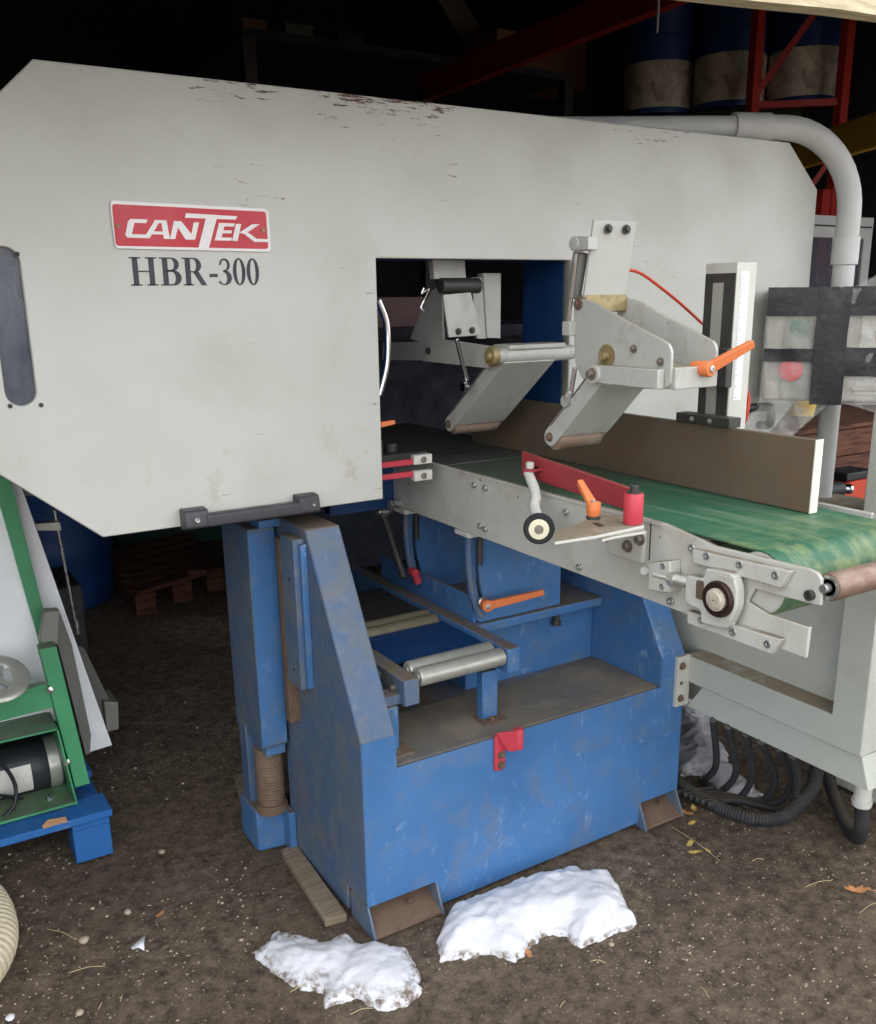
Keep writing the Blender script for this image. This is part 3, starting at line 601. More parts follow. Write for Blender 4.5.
# scale post
g = G(); g.box((.80, -.276, 1.19), (.862, -.185, 1.567)); post = g.build('scale_post', M['rail'], SAW, bev=.0015)
g = G(); g.box((.797, -.274, 1.20), (.7995, -.189, 1.545)); g.build('post_slide', M['dark_steel'], post)
g = G(); g.box((.794, -.243, 1.23), (.7968, -.215, 1.525)); g.build('post_slot', M['zinc'], post)
g = G(); g.box((.812, -.2772, 1.27), (.838, -.2762, 1.548)); sc = g.build('scale_strip', M['badge_white'], post)
g = G()
for k in range(54):
    z = 1.275+k*.005; g.box((.813, -.2778, z), (.813+(.010 if k % 10 == 0 else .007 if k % 5 == 0 else .004), -.2771, z+.0009))
g.build('scale_marks', M['letter'], post)
g = G(); g.box((.776, -.285, 1.30), (.797, -.215, 1.385)); g.build('slide_block', M['dark_steel'], post, bev=.002)
a_ = at(677, 411, x=.765); b_ = at(730, 427, x=.765)
g = G(); g.box((.762, b_.y, 1.2140), (.80, a_.y, 1.236)); g.box((.7525, b_.y, 1.19), (.80, a_.y, 1.2175)) if False else None; fb = g.build('fence_bracket', M['dark_steel'], SAW, bev=.002)
g = G()
for px in (692, 710): cap_screw(g, (.7618, at(px, 418, x=.762).y, 1.225), (-1, 0, 0), .006, .003)
g.build('bracket_screw', M['steel'], fb)
# --- red side guide with clamps
def rg(x, y, /, **k): return at(500+x/5.475, 440+y/5.475, **k)
g = G()
tl, tr_, br_, bl_0 = [rg(*p, x=.468) for p in ((118, 62), (690, 262), (668, 440), (150, 200))]
g.prism(rounded([Vector((.468, tl.y, tl.z)), Vector((.468, tr_.y-.012, tr_.z)), Vector((.468, tr_.y-.012, max(1.066, br_.z))), Vector((.468, tl.y, max(1.070, bl_0.z)))], .004), (.011, 0, 0)); gd = g.build('side_guide', M['red'], SAW, bev=.002)
g = G(); bcx = rg(727, 450, z=1.076); g.lathe((bcx.x, bcx.y, 1.074), (0, 0, 1), [(0, .018), (.002, .019), (.058, .019), (.060, .0175)], 30); bar = g.build('guide_barrel', M['red_bright'], gd)
g = G(); g.lathe((bcx.x, bcx.y, 1.134), (0, 0, 1), [(0, .015), (.003, .015), (.003, .009), (.014, .009), (.015, .008)], 20); g.build('barrel_bolt', M['dark_steel'], gd)
g = G(); c = rg(175, 165, x=.45); g.lathe((.446, c.y, 1.110), (0, 0, 1), [(0, .020), (.006, .020)], 24); g.box((.446, c.y-.016, 1.110), (.470, c.y+.016, 1.116)); g.build('guide_tab', M['red'], gd)
g = G(); g.lathe((.444, c.y, 1.116), (0, 0, 1), [(0, .010), (.012, .010), (.014, .008)], 16); g.lathe((.444, c.y, 1.097), (0, 0, 1), [(0, .010), (.013, .010)], 16); g.build('tab_bolt', M['white_plastic'], gd)
# white swing plate
ZP = 1.073
g = G(); g.prism([rg(*p, z=ZP) for p in ((290, 540), (300, 495), (430, 455), (560, 395), (780, 445), (790, 468), (520, 525), (300, 558))], (0, 0, -.006)); g.prism([rg(*p, z=ZP-.006) for p in ((540, 520), (780, 465), (800, 500), (620, 530), (560, 545))], (0, 0, -.005)); sp_ = g.build('swing_plate', M['rail'], SAW, bev=.001)
g = G(); g.prism([rg(*p, z=ZP+.0004) for p in ((505, 455), (535, 452), (570, 470), (540, 475))], (0, 0, .0006)); g.build('plate_slot', M['black'], sp_)
g = G(); g.prism([at(612, 534, x=XR-.001), at(648, 531, x=XR-.001), at(646, 563, x=XR-.001), at(612, 552, x=XR-.001)], (-.012, 0, 0)); lb = g.build('lug_plate', M['rail'], rail, bev=.002)
g = G(); bolt(g, at(628, 546, x=XR-.013), (-1, 0, 0), .009); bolt(g, at(640, 539, x=XR-.013), (-1, 0, 0), .009); g.build('lug_bolt', M['bolt'], rail)
# black rubber wheel with cream hub
wc = rg(213, 487, x=.345); ax = (CAM-wc); ax.z *= .25; ax.normalize()
g = G(); g.lathe(wc-ax*.016, ax, [(0, .014), (0, .030), (.004, .0335), (.010, .0342), (.018, .0335), (.022, .030), (.022, .020), (.020, .019)], 40); wh = g.build('guide_wheel', M['rubber'], SAW)
g = G(); g.lathe(wc+ax*.003, ax, [(0, .0235), (.002, .0235), (.004, .021), (.004, .012)], 32); g.build('wheel_hub', M['cream'], wh)
g = G(); g.lathe(wc+ax*.006, ax, [(0, .010), (.002, .010)], 24); g.lathe(wc+ax*.008, ax, [(0, .0068), (.006, .0068)], 6); g.cyl(wc+ax*.010, wc+ax*.016, .0038); g.build('wheel_nut', M['bolt'], wh)
g = G(); g.cyl(wc-ax*.016, wc-ax*.05, .006); g.cyl(Vector((wc.x, wc.y, wc.z-.034))-ax*.022, Vector((wc.x, wc.y, wc.z+.01))-ax*.022, .010); g.build('wheel_axle', M['rust'], wh)
# ribbed sleeve between guide tab and wheel
g = G(); g.tube([Vector((.440, c.y, 1.104)), rg(170, 220, x=.430), rg(190, 270, x=.415), rg(197, 320, x=.400), rg(190, 370, x=.385), wc-ax*.02+Vector((0, 0, .018))], .0118, seg=16, rib=.0075); g.build('spring_sleeve', M['white_plastic'], SAW)
hp = rg(510, 432, z=ZP); g = G(); g.lathe((hp.x, hp.y, ZP), (0, 0, 1), [(0, .014), (.006, .014), (.007, .012)], 22); g.build('lever_base', M['dark_steel'], sp_)
tipd = rg(437, 200, x=hp.x)-Vector((hp.x, hp.y, 1.112)); lever(SAW, Vector((hp.x, hp.y, ZP+.005)), (0, 0, 1), tipd, tipd.length*.98, r=.0145, h=.030)
# blade guide scrapers by the left door edge
for zl, zh in ((1.080, 1.104), (1.036, 1.062)):
    g = G().box((.349, .36, zl), (.404, .38, zh)); bl_ = g.build('guide_block', M['white_plastic'], SAW, bev=.001)
    g = G(); cap_screw(g, (.377, .3595, (zl+zh)/2), (0, -1, 0), .0085, .003); g.build('block_bolt', M['bolt'], bl_)
    g = G().box((.14, .366, zl if zl > 1.05 else zh-.014), (.349, .378, zl+.014 if zl > 1.05 else zh)); g.build('scraper_bar', M['red_bright'], bl_, bev=.001)
g = G().box((.23, .43, 1.065), (.43, .52, 1.10)); g.box((.25, .44, 1.10), (.30, .49, 1.14)); g.cyl((.34, .47, 1.10), (.34, .47, 1.125), .018); g.build('blade_guide', M['dark_steel'], SAW, bev=.003)
p = at(385, 424, y=.33); lever(SAW, p+Vector((-.04, .02, -.003)), (0, -1, 0), (1, 0, .10), .065, r=.010, h=.03)
# --- hold-down units (front one outside the cover, rear one inside the opening)
def hd(x, y, /, **k): return at(560+x/4.38, 210+y/4.38, **k)
XA, XB = .47, .585
TR = [(75, 385), (140, 398), (300, 490), (440, 565), (475, 585), (488, 620), (482, 770), (445, 787), (130, 772), (95, 740), (62, 660), (60, 420)]
A = [hd(*p, x=XA) for p in TR]
g = G(); g.prism(rounded(A, .012), (.007, 0, 0)); hp1 = g.build('arm_side_plate', M['arm'], SAW, bev=.0015)
g = G(); g.prism(rounded([Vector((XB+.008, v.y, v.z)) for v in A], .012), (.007, 0, 0)); g.build('arm_side_plate', M['arm'], SAW, bev=.0015)
g = G()   # leaning mounting plate on top
a0, a1 = hd(150, 42, x=XA+.004), hd(105, 385, x=XA+.004); wdt = .118
g.prism([a0, a0+Vector((wdt, 0, 0)), a1+Vector((wdt, 0, 0)), a1], (0, .006, .001)); mp = g.build('mounting_plate', M['arm'], SAW, bev=.001)
g = G()
for u in (.038, .088): bolt(g, a0+Vector((u, -.001, -.017)), (0, -1, .1), .0065)
g.build('plate_bolt', M['dark_steel'], mp)
g = G(); g.box((XA+.007, a1.y-.004, a1.z-.030), (XB+.008, a1.y+.02, a1.z+.006)); g.build('cross_bar', M['gold_grease'], SAW, bev=.003)
g = G(); g.cyl((XA-.004, a1.y+.012, a1.z-.012), (XB+.02, a1.y+.012, a1.z-.012), .013); bolt(g, (XA-.003, a1.y+.012, a1.z-.012), (-1, 0, 0), .0065); g.build('pivot_pin', M['rust'], SAW)
c1 = hd(150, 718, x=XA-.02); c2 = hd(430, 690, x=XA-.02)
hh = .019
g = G(); g.box((XA-.020, c2.y, c1.z-hh), (XA-.001, c1.y, c1.z+hh)); g.build('arm_link', M['arm'], SAW, bev=.002)
g = G(); g.cyl((XA-.026, c1.y, c1.z), (XB+.03, c1.y, c1.z), .021, seg=30); g.build('pivot_boss', M['arm'], SAW)
g = G(); bolt(g, (XA-.026, c1.y, c1.z), (-1, 0, 0), .0085, .012)
for q in ((440, 665), (437, 732), (322, 608)): bolt(g, hd(*q, x=XA-.002), (-1, 0, 0), .0055)
g.build('arm_bolt', M['bolt'], SAW)
g = G(); q = hd(205, 640, x=XA-.001); g.lathe(q, (-1, 0, 0), [(0, .024), (.002, .024), (.003, .010), (.012, .009), (.014, .007)], 26); g.build('grease_cap', M['gold_grease'], SAW)
g = G(); g.box((XA+.007, c2.y-.02, c1.z-.02), (XB+.008, c2.y+.10, c1.z+.022)); g.build('cross_tube', M['arm'], SAW, bev=.002)
p = at(692, 368, y=-.40)
g = G(); g.cyl(p+Vector((0, .03, 0)), p, .007); g.build('lever_shaft', M['steel'], SAW)
q = at(753, 344, y=-.47); e_ = p+Vector((0, -.045, 0)); lever(SAW, p, (.12, -1, 0), q-e_, (q-e_).length, r=.0155, h=.046)
# swinging lower arm with rubber shoe roller
def swing(XL, XRt, ptop, pbot, rad, nm):
    ptop = Vector(ptop); pbot = Vector(pbot); d = (pbot-ptop).normalized(); nrm = Vector((0, d.z, -d.y)) # perpendicular in YZ
    if nrm.z < 0: nrm = -nrm
    w = .021
    for X in (XL, XRt-.005):
        t = Vector((X, ptop.y, ptop.z)); b = Vector((X, pbot.y, pbot.z))
        pts = []
        for k in range(9):
            a = PI*k/8; pts.append(t+nrm*w*math.cos(a)-d*w*math.sin(a))
        for k in range(9):
            a = PI*k/8; pts.append(b-nrm*w*math.cos(a)+d*w*math.sin(a))
        g = G(); g.prism(pts, (.005, 0, 0)); o = g.build('swing_arm_flange', M['arm'], SAW, bev=.001)
    t = Vector((XL, ptop.y, ptop.z))+nrm*(w-.006); b = Vector((XL, pbot.y, pbot.z))+nrm*(w-.006)-d*.02
    g = G(); g.prism([t, b, b+nrm*.005, t+nrm*.005], (XRt-XL, 0, 0)); 
    t = Vector((XL, ptop.y, ptop.z))-nrm*(w-.002); b = Vector((XL, pbot.y, pbot.z))-nrm*(w-.002)-d*.03
    g.prism([t, b, b-nrm*.004, t-nrm*.004], (XRt-XL, 0, 0)); g.build('swing_arm_web', M['arm'], SAW, bev=.001)
    g = G(); bb = Vector((XL, pbot.y, pbot.z))-nrm*.006; g.lathe((XL+.006, bb.y, bb.z), (1, 0, 0), [(0, rad*.8), (.004, rad), (XRt-XL-.016, rad), (XRt-XL-.012, rad*.8)], 26); g.build('hold_down_roller', M['rust_roller'], SAW)
    g = G(); bolt(g, (XL-.001, pbot.y, pbot.z), (-1, 0, 0), .007); g.build('roller_axle', M['rust'], SAW)
swing(.460, .600, (0, c1.y, c1.z), (0, at(550, 437, x=.46).y, at(550, 437, x=.46).z), .026, 'front')
# air cylinder behind front unit
cyy = .012
p0, p1 = hd(60, 150, x=XA-.012), hd(92, 385, x=XA)
g = G(); k0, k1 = hd(118, 185, x=XA+.008), hd(85, 385, x=XA+.008); g.cyl(k0+Vector((0, .02, 0)), k1+Vector((0, .02, 0)), .016); g.build('air_cylinder', M['grey_sheet'], SAW)
g = G(); g.cyl(hd(73, 190, x=XA-.01), hd(38, 490, x=XA-.01), .0042); g.cyl(hd(66, 690, x=XA-.01), hd(45, 815, x=XA-.01), .0055); g.build('piston_rod', M['chrome'], SAW)
g = G(); q = hd(58, 148, x=XA-.016); g.lathe(q, (1, 0, 0), [(0, .009), (0, .015), (.028, .015), (.028, .009)], 24); g.box((XA-.014, q.y-.045, q.z-.014), (XA+.012, q.y+.005, q.z+.012)); g.build('rod_clevis', M['arm'], SAW, bev=.002)
q = hd(35, 515, x=XA-.012); g = G(); g.box((q.x-.006, q.y-.013, q.z-.017), (q.x+.012, q.y+.013, q.z+.013)); g.build('rod_stop', M['arm'], SAW, bev=.002)
q = hd(18, 838, x=XA-.02); g = G(); g.lathe(q, (1, 0, 0), [(0, .005), (0, .0125), (.014, .0125), (.014, .005)], 20); g.beam(q+Vector((.006, 0, 0)), hd(48, 800, x=XA-.014), .012, .012); g.build('rod_eye', M['steel'], SAW)
# rear unit
def rz(x, y, /, **k): return at(360+x/3.37, 230+y/3.37, **k)
YR = .36
XL2, XR2 = .515, .715
cA = at(495, 356, x=.497)
g = G(); g.cyl((.497, cA.y, cA.z), (XR2+.012, cA.y, cA.z), .020, seg=30); g.build('pivot_boss', M['arm'], SAW)
g = G(); g.lathe((.498, cA.y, cA.z), (-1, 0, 0), [(0, .024), (.012, .0255), (.018, .022), (.018, .012), (.026, .011), (.028, .007)], 30); g.build('grease_cap', M['gold_grease'], SAW)
g = G(); g.lathe((XR2+.010, cA.y, cA.z), (1, 0, 0), [(0, .0215), (.004, .021), (.018, .018), (.020, .010), (.032, .006), (.036, .003)], 26); g.build('shaft_nose', M['arm'], SAW)
pb = at(449, 424, x=XL2+.0)
swing(XL2, XR2-.04, (0, cA.y, cA.z), (0, pb.y, pb.z), .024, 'rear')
g = G(); g.box((XL2+.01, cA.y-.022, cA.z+.014), (XR2-.01, cA.y+.05, cA.z+.026)); g.build('cover_plate', M['arm'], SAW, bev=.003)
XP = .50
g = G(); g.prism([rz(*p, x=XP) for p in ((262, 190), (240, 205), (210, 260), (168, 368), (210, 378), (210, 442), (430, 466), (445, 392), (280, 368), (275, 200))], (.006, 0, 0)); rp = g.build('arm_side_plate', M['arm'], SAW, bev=.001)
g = G(); b0, b1 = rz(75, 380, x=XP+.004), rz(215, 375, x=XP+.004); b2, b3 = rz(215, 440, x=XP+.004), rz(75, 437, x=XP+.004); g.prism([b0, b1, b2, b3], (.008, 0, 0)); g.build('arm_link', M['arm'], SAW)
YP = at(460, 300, x=XP+.01).y-.0
g = G(); q = [rz(*p, y=YP) for p in ((280, 218), (374, 210), (410, 354), (300, 362))]; g.prism(q, (0, .006, 0)); pp = g.build('mounting_plate', M['arm'], SAW, bev=.001)
g = G(); bolt(g, rz(332, 342, y=YP-.001), (0, -1, 0), .006); bolt(g, rz(378, 338, y=YP-.001), (0, -1, 0), .006); g.build('plate_bolt', M['dark_steel'], pp)
g = G(); g.prism([rz(*p, y=YP+.03) for p in ((244, 90), (352, 90), (357, 165), (250, 165))], (0, .02, 0)); g.build('bracket_plate', M['arm'], SAW)
c_a, c_b = rz(270, 188, y=YP+.02), rz(400, 188, y=YP+.02); g = G(); g.cyl(c_a, c_b, .020); g.build('air_cylinder', M['dark_steel'], SAW)
g = G(); g.prism([rz(*p, y=YP+.05) for p in ((415, 145), (476, 145), (474, 366), (428, 364))], (0, .03, 0)); g.build('bracket_plate', M['arm'], SAW, bev=.002)
g = G(); g.prism([rz(*p, y=YP+.055) for p in ((375, 160), (415, 160), (425, 366), (395, 366))], (0, .01, 0)); g.build('bracket_plate', M['arm'], SAW)
g = G(); bolt(g, rz(231, 407, x=XP-.001), (-1, 0, 0), .0065); g.build('arm_bolt', M['dark_steel'], rp)
g = G(); g.cyl(rz(325, 365, y=cA.y+.06), rz(360, 505, y=cA.y+.10), .006); q = rz(345, 528, y=cA.y+.10); g.lathe(q, (1, 0, 0), [(0, .005), (0, .013), (.012, .013), (.012, .005)], 20); g.build('piston_rod', M['chrome'], SAW)
g = G(); g.tube([rz(215, 195, y=YP), rz(208, 215, y=YP), rz(232, 200, y=YP-.01), rz(214, 240, y=YP), rz(205, 262, y=YP), rz(215, 275, y=YP)], .0025, seg=8); g.build('air_fitting', M['chrome'], rp)
# curved chrome hand rail by the left edge of the opening
g = G(); g.tube([at(378, 300, y=.36), at(386, 322, y=.36), at(387.5, 345, y=.36), at(386, 368, y=.36), at(379, 395, y=.36)], .009); g.build('curved_rail', M['chrome'], SAW)
# far side frame seen through the opening
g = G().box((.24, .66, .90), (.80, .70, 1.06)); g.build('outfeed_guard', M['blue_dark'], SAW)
# --- air hoses
g = G(); g.tube([at(624, 269, y=-.16), at(640, 273, y=-.15), at(660, 287, y=-.14), at(682, 305, y=-.13), at(706, 327, y=-.12)], .0035, seg=8); g.build('air_hose', M['air_hose'], SAW)
g = G(); g.tube([at(744, 384, y=-.15), at(748, 398, y=-.15), at(746, 416, y=-.15), at(740, 432, y=-.13)], .0055, seg=8); g.build('air_hose', M['air_hose'], SAW)
# --- electrical cabinet and its frame on the right
XC = 1.05
def cc(x, y, xx=XC): return at(640+x/3.415, 600+y/3.415, x=xx)
g = G().box((1.12, -.52, .33), (1.93, .22, .84)); cab = g.build('machine_cabinet', M['cabinet'], SAW, bev=.004)
lo = cc(150, 182); aT = cc(655, 385); 
g = G()
arm_top = [Vector((XC, .03, lo.z)), Vector((XC, aT.y, aT.z))]
pyl, pyr = aT.y, cc(752, 535).y
zb_ = cc(752, 540).z
g.prism([(XC, .035, lo.z), (XC, pyl, lo.z), (XC, pyl, .90), (XC, pyr, .90), (XC, pyr, zb_), (XC, .035, zb_+.0)], (.075, 0, 0)); g.build('cabinet_frame', M['cabinet'], SAW, bev=.003)
XS = 1.06
sk = [at(703, 690, x=XS), at(687, 704, x=XS), at(868, 793, x=XS), at(862, 757, x=XS)]; sk = [Vector((XS, v.y, (zb_-.0005, .342, .342, zb_-.0005)[i])) for i, v in enumerate(sk)]
g = G(); g.prism(sk, (.03, 0, 0)); g.prism([(v.x+.03, min(v.y, -.02), v.z-.001) for v in sk], (.84, 0, 0)); g.build('cabinet_skirt', M['cabinet'], SAW, bev=.0015)
g = G().box((1.004, .018, lo.z-.150), (1.056, .030, lo.z+.004)); mb = g.build('mounting_flange', M['cabinet'], SAW, bev=.001)
g = G()
for z in (lo.z-.025, lo.z-.078, lo.z-.125): bolt(g, (1.022, .0175, z), (0, -1, 0), .0075 if abs(z-lo.z+.078) > .01 else .004)
g.build('flange_bolt', M['rust'], mb)
g = G().box((1.58, -.95, .0), (2.0, -.12, 1.175)); g.build('electrical_cabinet', M['cabinet'], SAW, bev=.006)
# --- curved steel conduit pipe carrying the control box
px_, py_ = 1.85, .215
g = G(); path = [(px_, py_, .84), (px_, py_, 1.25), (px_, py_, 1.66)]
path2 = [(px_, py_, 1.66), (px_, py_, 1.76)]
top = [(1.79, .26, 1.93), (1.68, .315, 1.985), (1.55, .37, 2.0)]
g.tube([(px_, py_, .835), (px_, py_, 1.65)], .0335, seg=24, smooth=False)
R_ = .24; dirv = Vector((-.93, .37, 0)).normalized(); cbn = Vector((px_, py_, 1.74))+dirv*R_
arcp = [cbn-dirv*R_*math.cos(a)+Vector((0, 0, R_*math.sin(a))) for a in [PI/2*k/12 for k in range(13)]]
g.tube([Vector((px_, py_, 1.64))]+arcp+[arcp[-1]+dirv*.12], .036, seg=24, smooth=False)
g.tube([arcp[-1]+dirv*.1, arcp[-1]+dirv*1.0+Vector((0, 0, -.02))], .033, seg=24, smooth=False)
pipe = g.build('conduit_pipe', M['pipe'], SAW)
g = G(); g.cut(); g.cyl((px_, py_, 1.585), (px_, py_, 1.67), .041); g.cut(); g.cyl(arcp[-1]+dirv*.05, arcp[-1]+dirv*.17, .041); g.build('pipe_coupling', M['pipe'], pipe)
# --- control box, wrapped in film and tape
CB = Vector((1.66, .06, 1.365)); nrm = Vector((-.77, -.64, 0)).normalized(); sx = Vector((-nrm.y, nrm.x, 0)); 
if sx.x < 0: sx = -sx
Mx = Matrix((( sx.x, -nrm.x, 0, CB.x), (sx.y, -nrm.y, 0, CB.y), (0, 0, 1, CB.z), (0, 0, 0, 1)))   # local x right, y away from viewer, z up
def cb(g): return g.xform(Mx)
W2 = .215
g = cb(G().box((-W2, .0, -.184), (.30, .12, .148))); ctl = g.build('control_box', M['panel_grey'], SAW, bev=.008)
g = cb(G().box((-.165, -.004, -.175), (-.075, .0, .140))); g.build('button_panel', M['grey_panel'], ctl, bev=.001)
g = G(); g.lathe((-.120, -.004, .034), (0, -1, 0), [(0, .030), (.003, .030), (.007, .025), (.008, .0)], 28); cb(g).build('green_button', M['green_button'], ctl)
g = G(); g.lathe((-.137, -.004, -.088), (0, -1, 0), [(0, .022), (.006, .020), (.007, .036), (.015, .034), (.019, .022), (.020, .0)], 28); cb(g).build('emergency_stop', M['red_button'], ctl)
g = cb(G().box((.05, -.003, -.16), (.30, .0, .09))); g.build('display_panel', M['white_plastic'], ctl)
g = cb(G().box((.09, -.005, .0), (.24, -.003, .062))); g.build('display_label', M['label_red'], ctl)
g = cb(G().box((.04, -.010, -.150), (.30, -.003, -.135))); g.build('box_edge', M['panel_grey'], ctl, bev=.003)
def tape(g, x0, x1, z0, z1, y=-.016, seed=0, n=10, m=5):
    V = []; Fs = []
    for i in range(n+1):
        for j in range(m+1):
            x = x0+(x1-x0)*i/n; z = z0+(z1-z0)*j/m
            e = (noise.noise(Vector((x*14, z*14, seed)))*.006)
            V.append((x+(noise.noise(Vector((z*25, seed, 1)))*.003 if i in (0, n) else 0), y+e, z+(noise.noise(Vector((x*20, seed, 3)))*.004 if j in (0, m) else 0)))
    k = len(V); V += [(a, b+.0025, c) for a, b, c in V]
    def id_(i, j): return i*(m+1)+j
    for i in range(n):
        for j in range(m):
            q = (id_(i, j), id_(i+1, j), id_(i+1, j+1), id_(i, j+1)); Fs += [q, tuple(v+k for v in q[::-1])]
    for i in range(n):
        for j in (0, m): Fs.append((id_(i, j), id_(i+1, j), id_(i+1, j)+k, id_(i, j)+k))
    for j in range(m):
        for i in (0, n): Fs.append((id_(i, j), id_(i, j+1), id_(i, j+1)+k, id_(i, j)+k))
    return g.add(V, Fs)
for i, (a_, b_, c_, d_) in enumerate(((-W2-.004, .31, .070, .153), (-W2-.004, -.04, -.064, -.026), (-.02, .31, -.105, -.022), (-.078, .012, -.190, .150))):
    g = G(); tape(g, a_, b_, c_, d_, y=-.030-.003*(i == 3), seed=i*3.7); cb(g).build('black_tape', M['tape'], ctl)
# film: crumpled skin over the front, plus hanging tails
def film(g, P, n=22, m=16, amp=.010, seed=0, thick=.0006):
    """P: four corners; crumpled bilinear sheet"""
    P = [Vector(p) for p in P]; nr = (P[1]-P[0]).cross(P[3]-P[0]).normalized(); V = []; Fs = []
    for i in range(n+1):
        for j in range(m+1):
            u, v = i/n, j/m; p = P[0]*(1-u)*(1-v)+P[1]*u*(1-v)+P[2]*u*v+P[3]*(1-u)*v
            e = (abs(noise.noise(p*11+Vector((seed, 0, 0))))*1.6+noise.noise(p*34+Vector((0, seed, 0)))*.7)*amp
            V.append(p+nr*e)
    for i in range(n):
        for j in range(m): a = i*(m+1)+j; Fs.append((a, a+m+1, a+m+2, a+1))
    return g.add(V, Fs)
g = G(); film(g, [(-W2-.006, -.024, -.188), (.31, -.024, -.188), (.31, -.024, .152), (-W2-.006, -.024, .152)], 60, 40, .006, 2); cb(g).build('wrap_film', M['film'], ctl)
g = G(); film(g, [(-W2-.006, -.008, -.18), (-.02, -.012, -.19), (-.13, -.03, -.30), (-.29, -.03, -.32)], 26, 22, .016, 5); film(g, [(-.20, -.02, -.27), (-.10, -.03, -.27), (-.19, -.03, -.36), (-.31, -.03, -.36)], 18, 14, .016, 8); cb(g).build('wrap_film', M['film'], ctl)
g = G(); film(g, [(.02, -.012, -.185), (.31, -.012, -.185), (.31, -.02, -.30), (.22, -.02, -.245)], 22, 12, .014, 9); cb(g).build('wrap_film', M['film'], ctl)
g = G(); film(g, [(.02, .06, .148), (.31, .06, .148), (.31, .05, .215), (.14, .05, .215)], 16, 8, .012, 11); film(g, [(.02, .0, .150), (.31, .0, .150), (.31, .06, .21), (.12, .06, .20)], 16, 8, .012, 13); cb(g).build('wrap_film', M['film'], ctl)

# ================================================================== HOSES AND CONDUITS ON THE GROUND
def gnd(px, py, dz=.0):
    p = at(px, py, z=dz); return Vector((p.x, p.y, gz(p.x, p.y)+dz))
g = G(); pts = [Vector((1.14, .14, .030)), gnd(700, 793, .026), gnd(740, 812, .026), gnd(780, 815, .030), at(806, 796, y=-.235), at(816, 775, y=-.25), Vector((at(817, 768, y=-.26).x, -.26, .338))]
g.tube(pts, .021, seg=16, rib=.009); tag(g.build('corrugated_conduit', M['conduit'], root=(1.2, -.1, 0)), 'thickest black corrugated conduit sweeping under the grey cabinet', 'conduit')
tops = [(712, 716), (727, 723), (745, 730), (760, 738), (778, 745), (792, 752)]
lows = [((716, 765), (704, 778)), ((736, 772), (722, 787)), ((752, 775), (740, 793)), ((775, 778), (762, 797)), ((792, 780), (776, 800)), ((797, 785), (786, 806))]
names = ['leftmost', 'second from the left', 'third from the left', 'third from the right', 'second from the right', 'rightmost']
for i, (t, (m_, l_)) in enumerate(zip(tops, lows)):
    a_ = at(t[0], t[1]+6, z=.335)+Vector((.0, .0, .0)); b_ = gnd(*l_, .016); mdl = at(m_[0], m_[1], y=(a_.y+b_.y)/2+.0)
    e_ = Vector((1.12-.015*i, .0+.015*i, .016+.0)); kk = b_.lerp(e_, .5)+Vector((.03, -.01, 0)); kk.z = .018
    g = G(); g.tube([a_+Vector((.004, 0, .006)), mdl, b_, kk, Vector((1.10+.004*i, .08-.02*i, .02))], .0105, seg=12, rib=.006)
    tag(g.build('thin_conduit', M['conduit'], root=(a_.x, a_.y, 0)), 'thin black conduit drooping from the cabinet to the ground, %s of six' % names[i], 'conduit', 'thin conduits under the cabinet')
el = thing('elbow_conduit', 'smooth black conduit with white gland bending up at the cabinet corner', 'conduit', (1.3, -.4, 0))
pe = at(864, 800, y=-.48); pe2 = at(861, 846, y=-.45)
g = G(); g.tube([at(827, 765, y=-.12), at(832, 790, y=-.18), at(846, 824, y=-.30), at(857, 838, y=-.38), at(861, 830, y=-.44), at(862, 806, y=-.45)], .019, seg=18); g.build('tube', M['conduit'], el)
g = G(); q = at(862, 801, y=-.45); g.lathe(q+Vector((0, 0, -.012)), (0, 0, 1), [(0, .024), (.01, .026), (.02, .026), (.02, .022), (.06, .022)], 24); g.build('gland', M['white_plastic'], el)
g = G(); g.tube([(-1.02, .93, .05), (-.90, .80, .045), (-.80, .66, .045), (-.775, .52, .045), (-.80, .38, .045), (-.90, .24, .045), (-1.0, .15, .045)], .050, seg=28, rib=.018)
tag(g.build('dust_hose', M['ribbed_beige'], root=(-.8, .5, 0)), 'thick beige ribbed hose curving in at the lower left', 'hose')

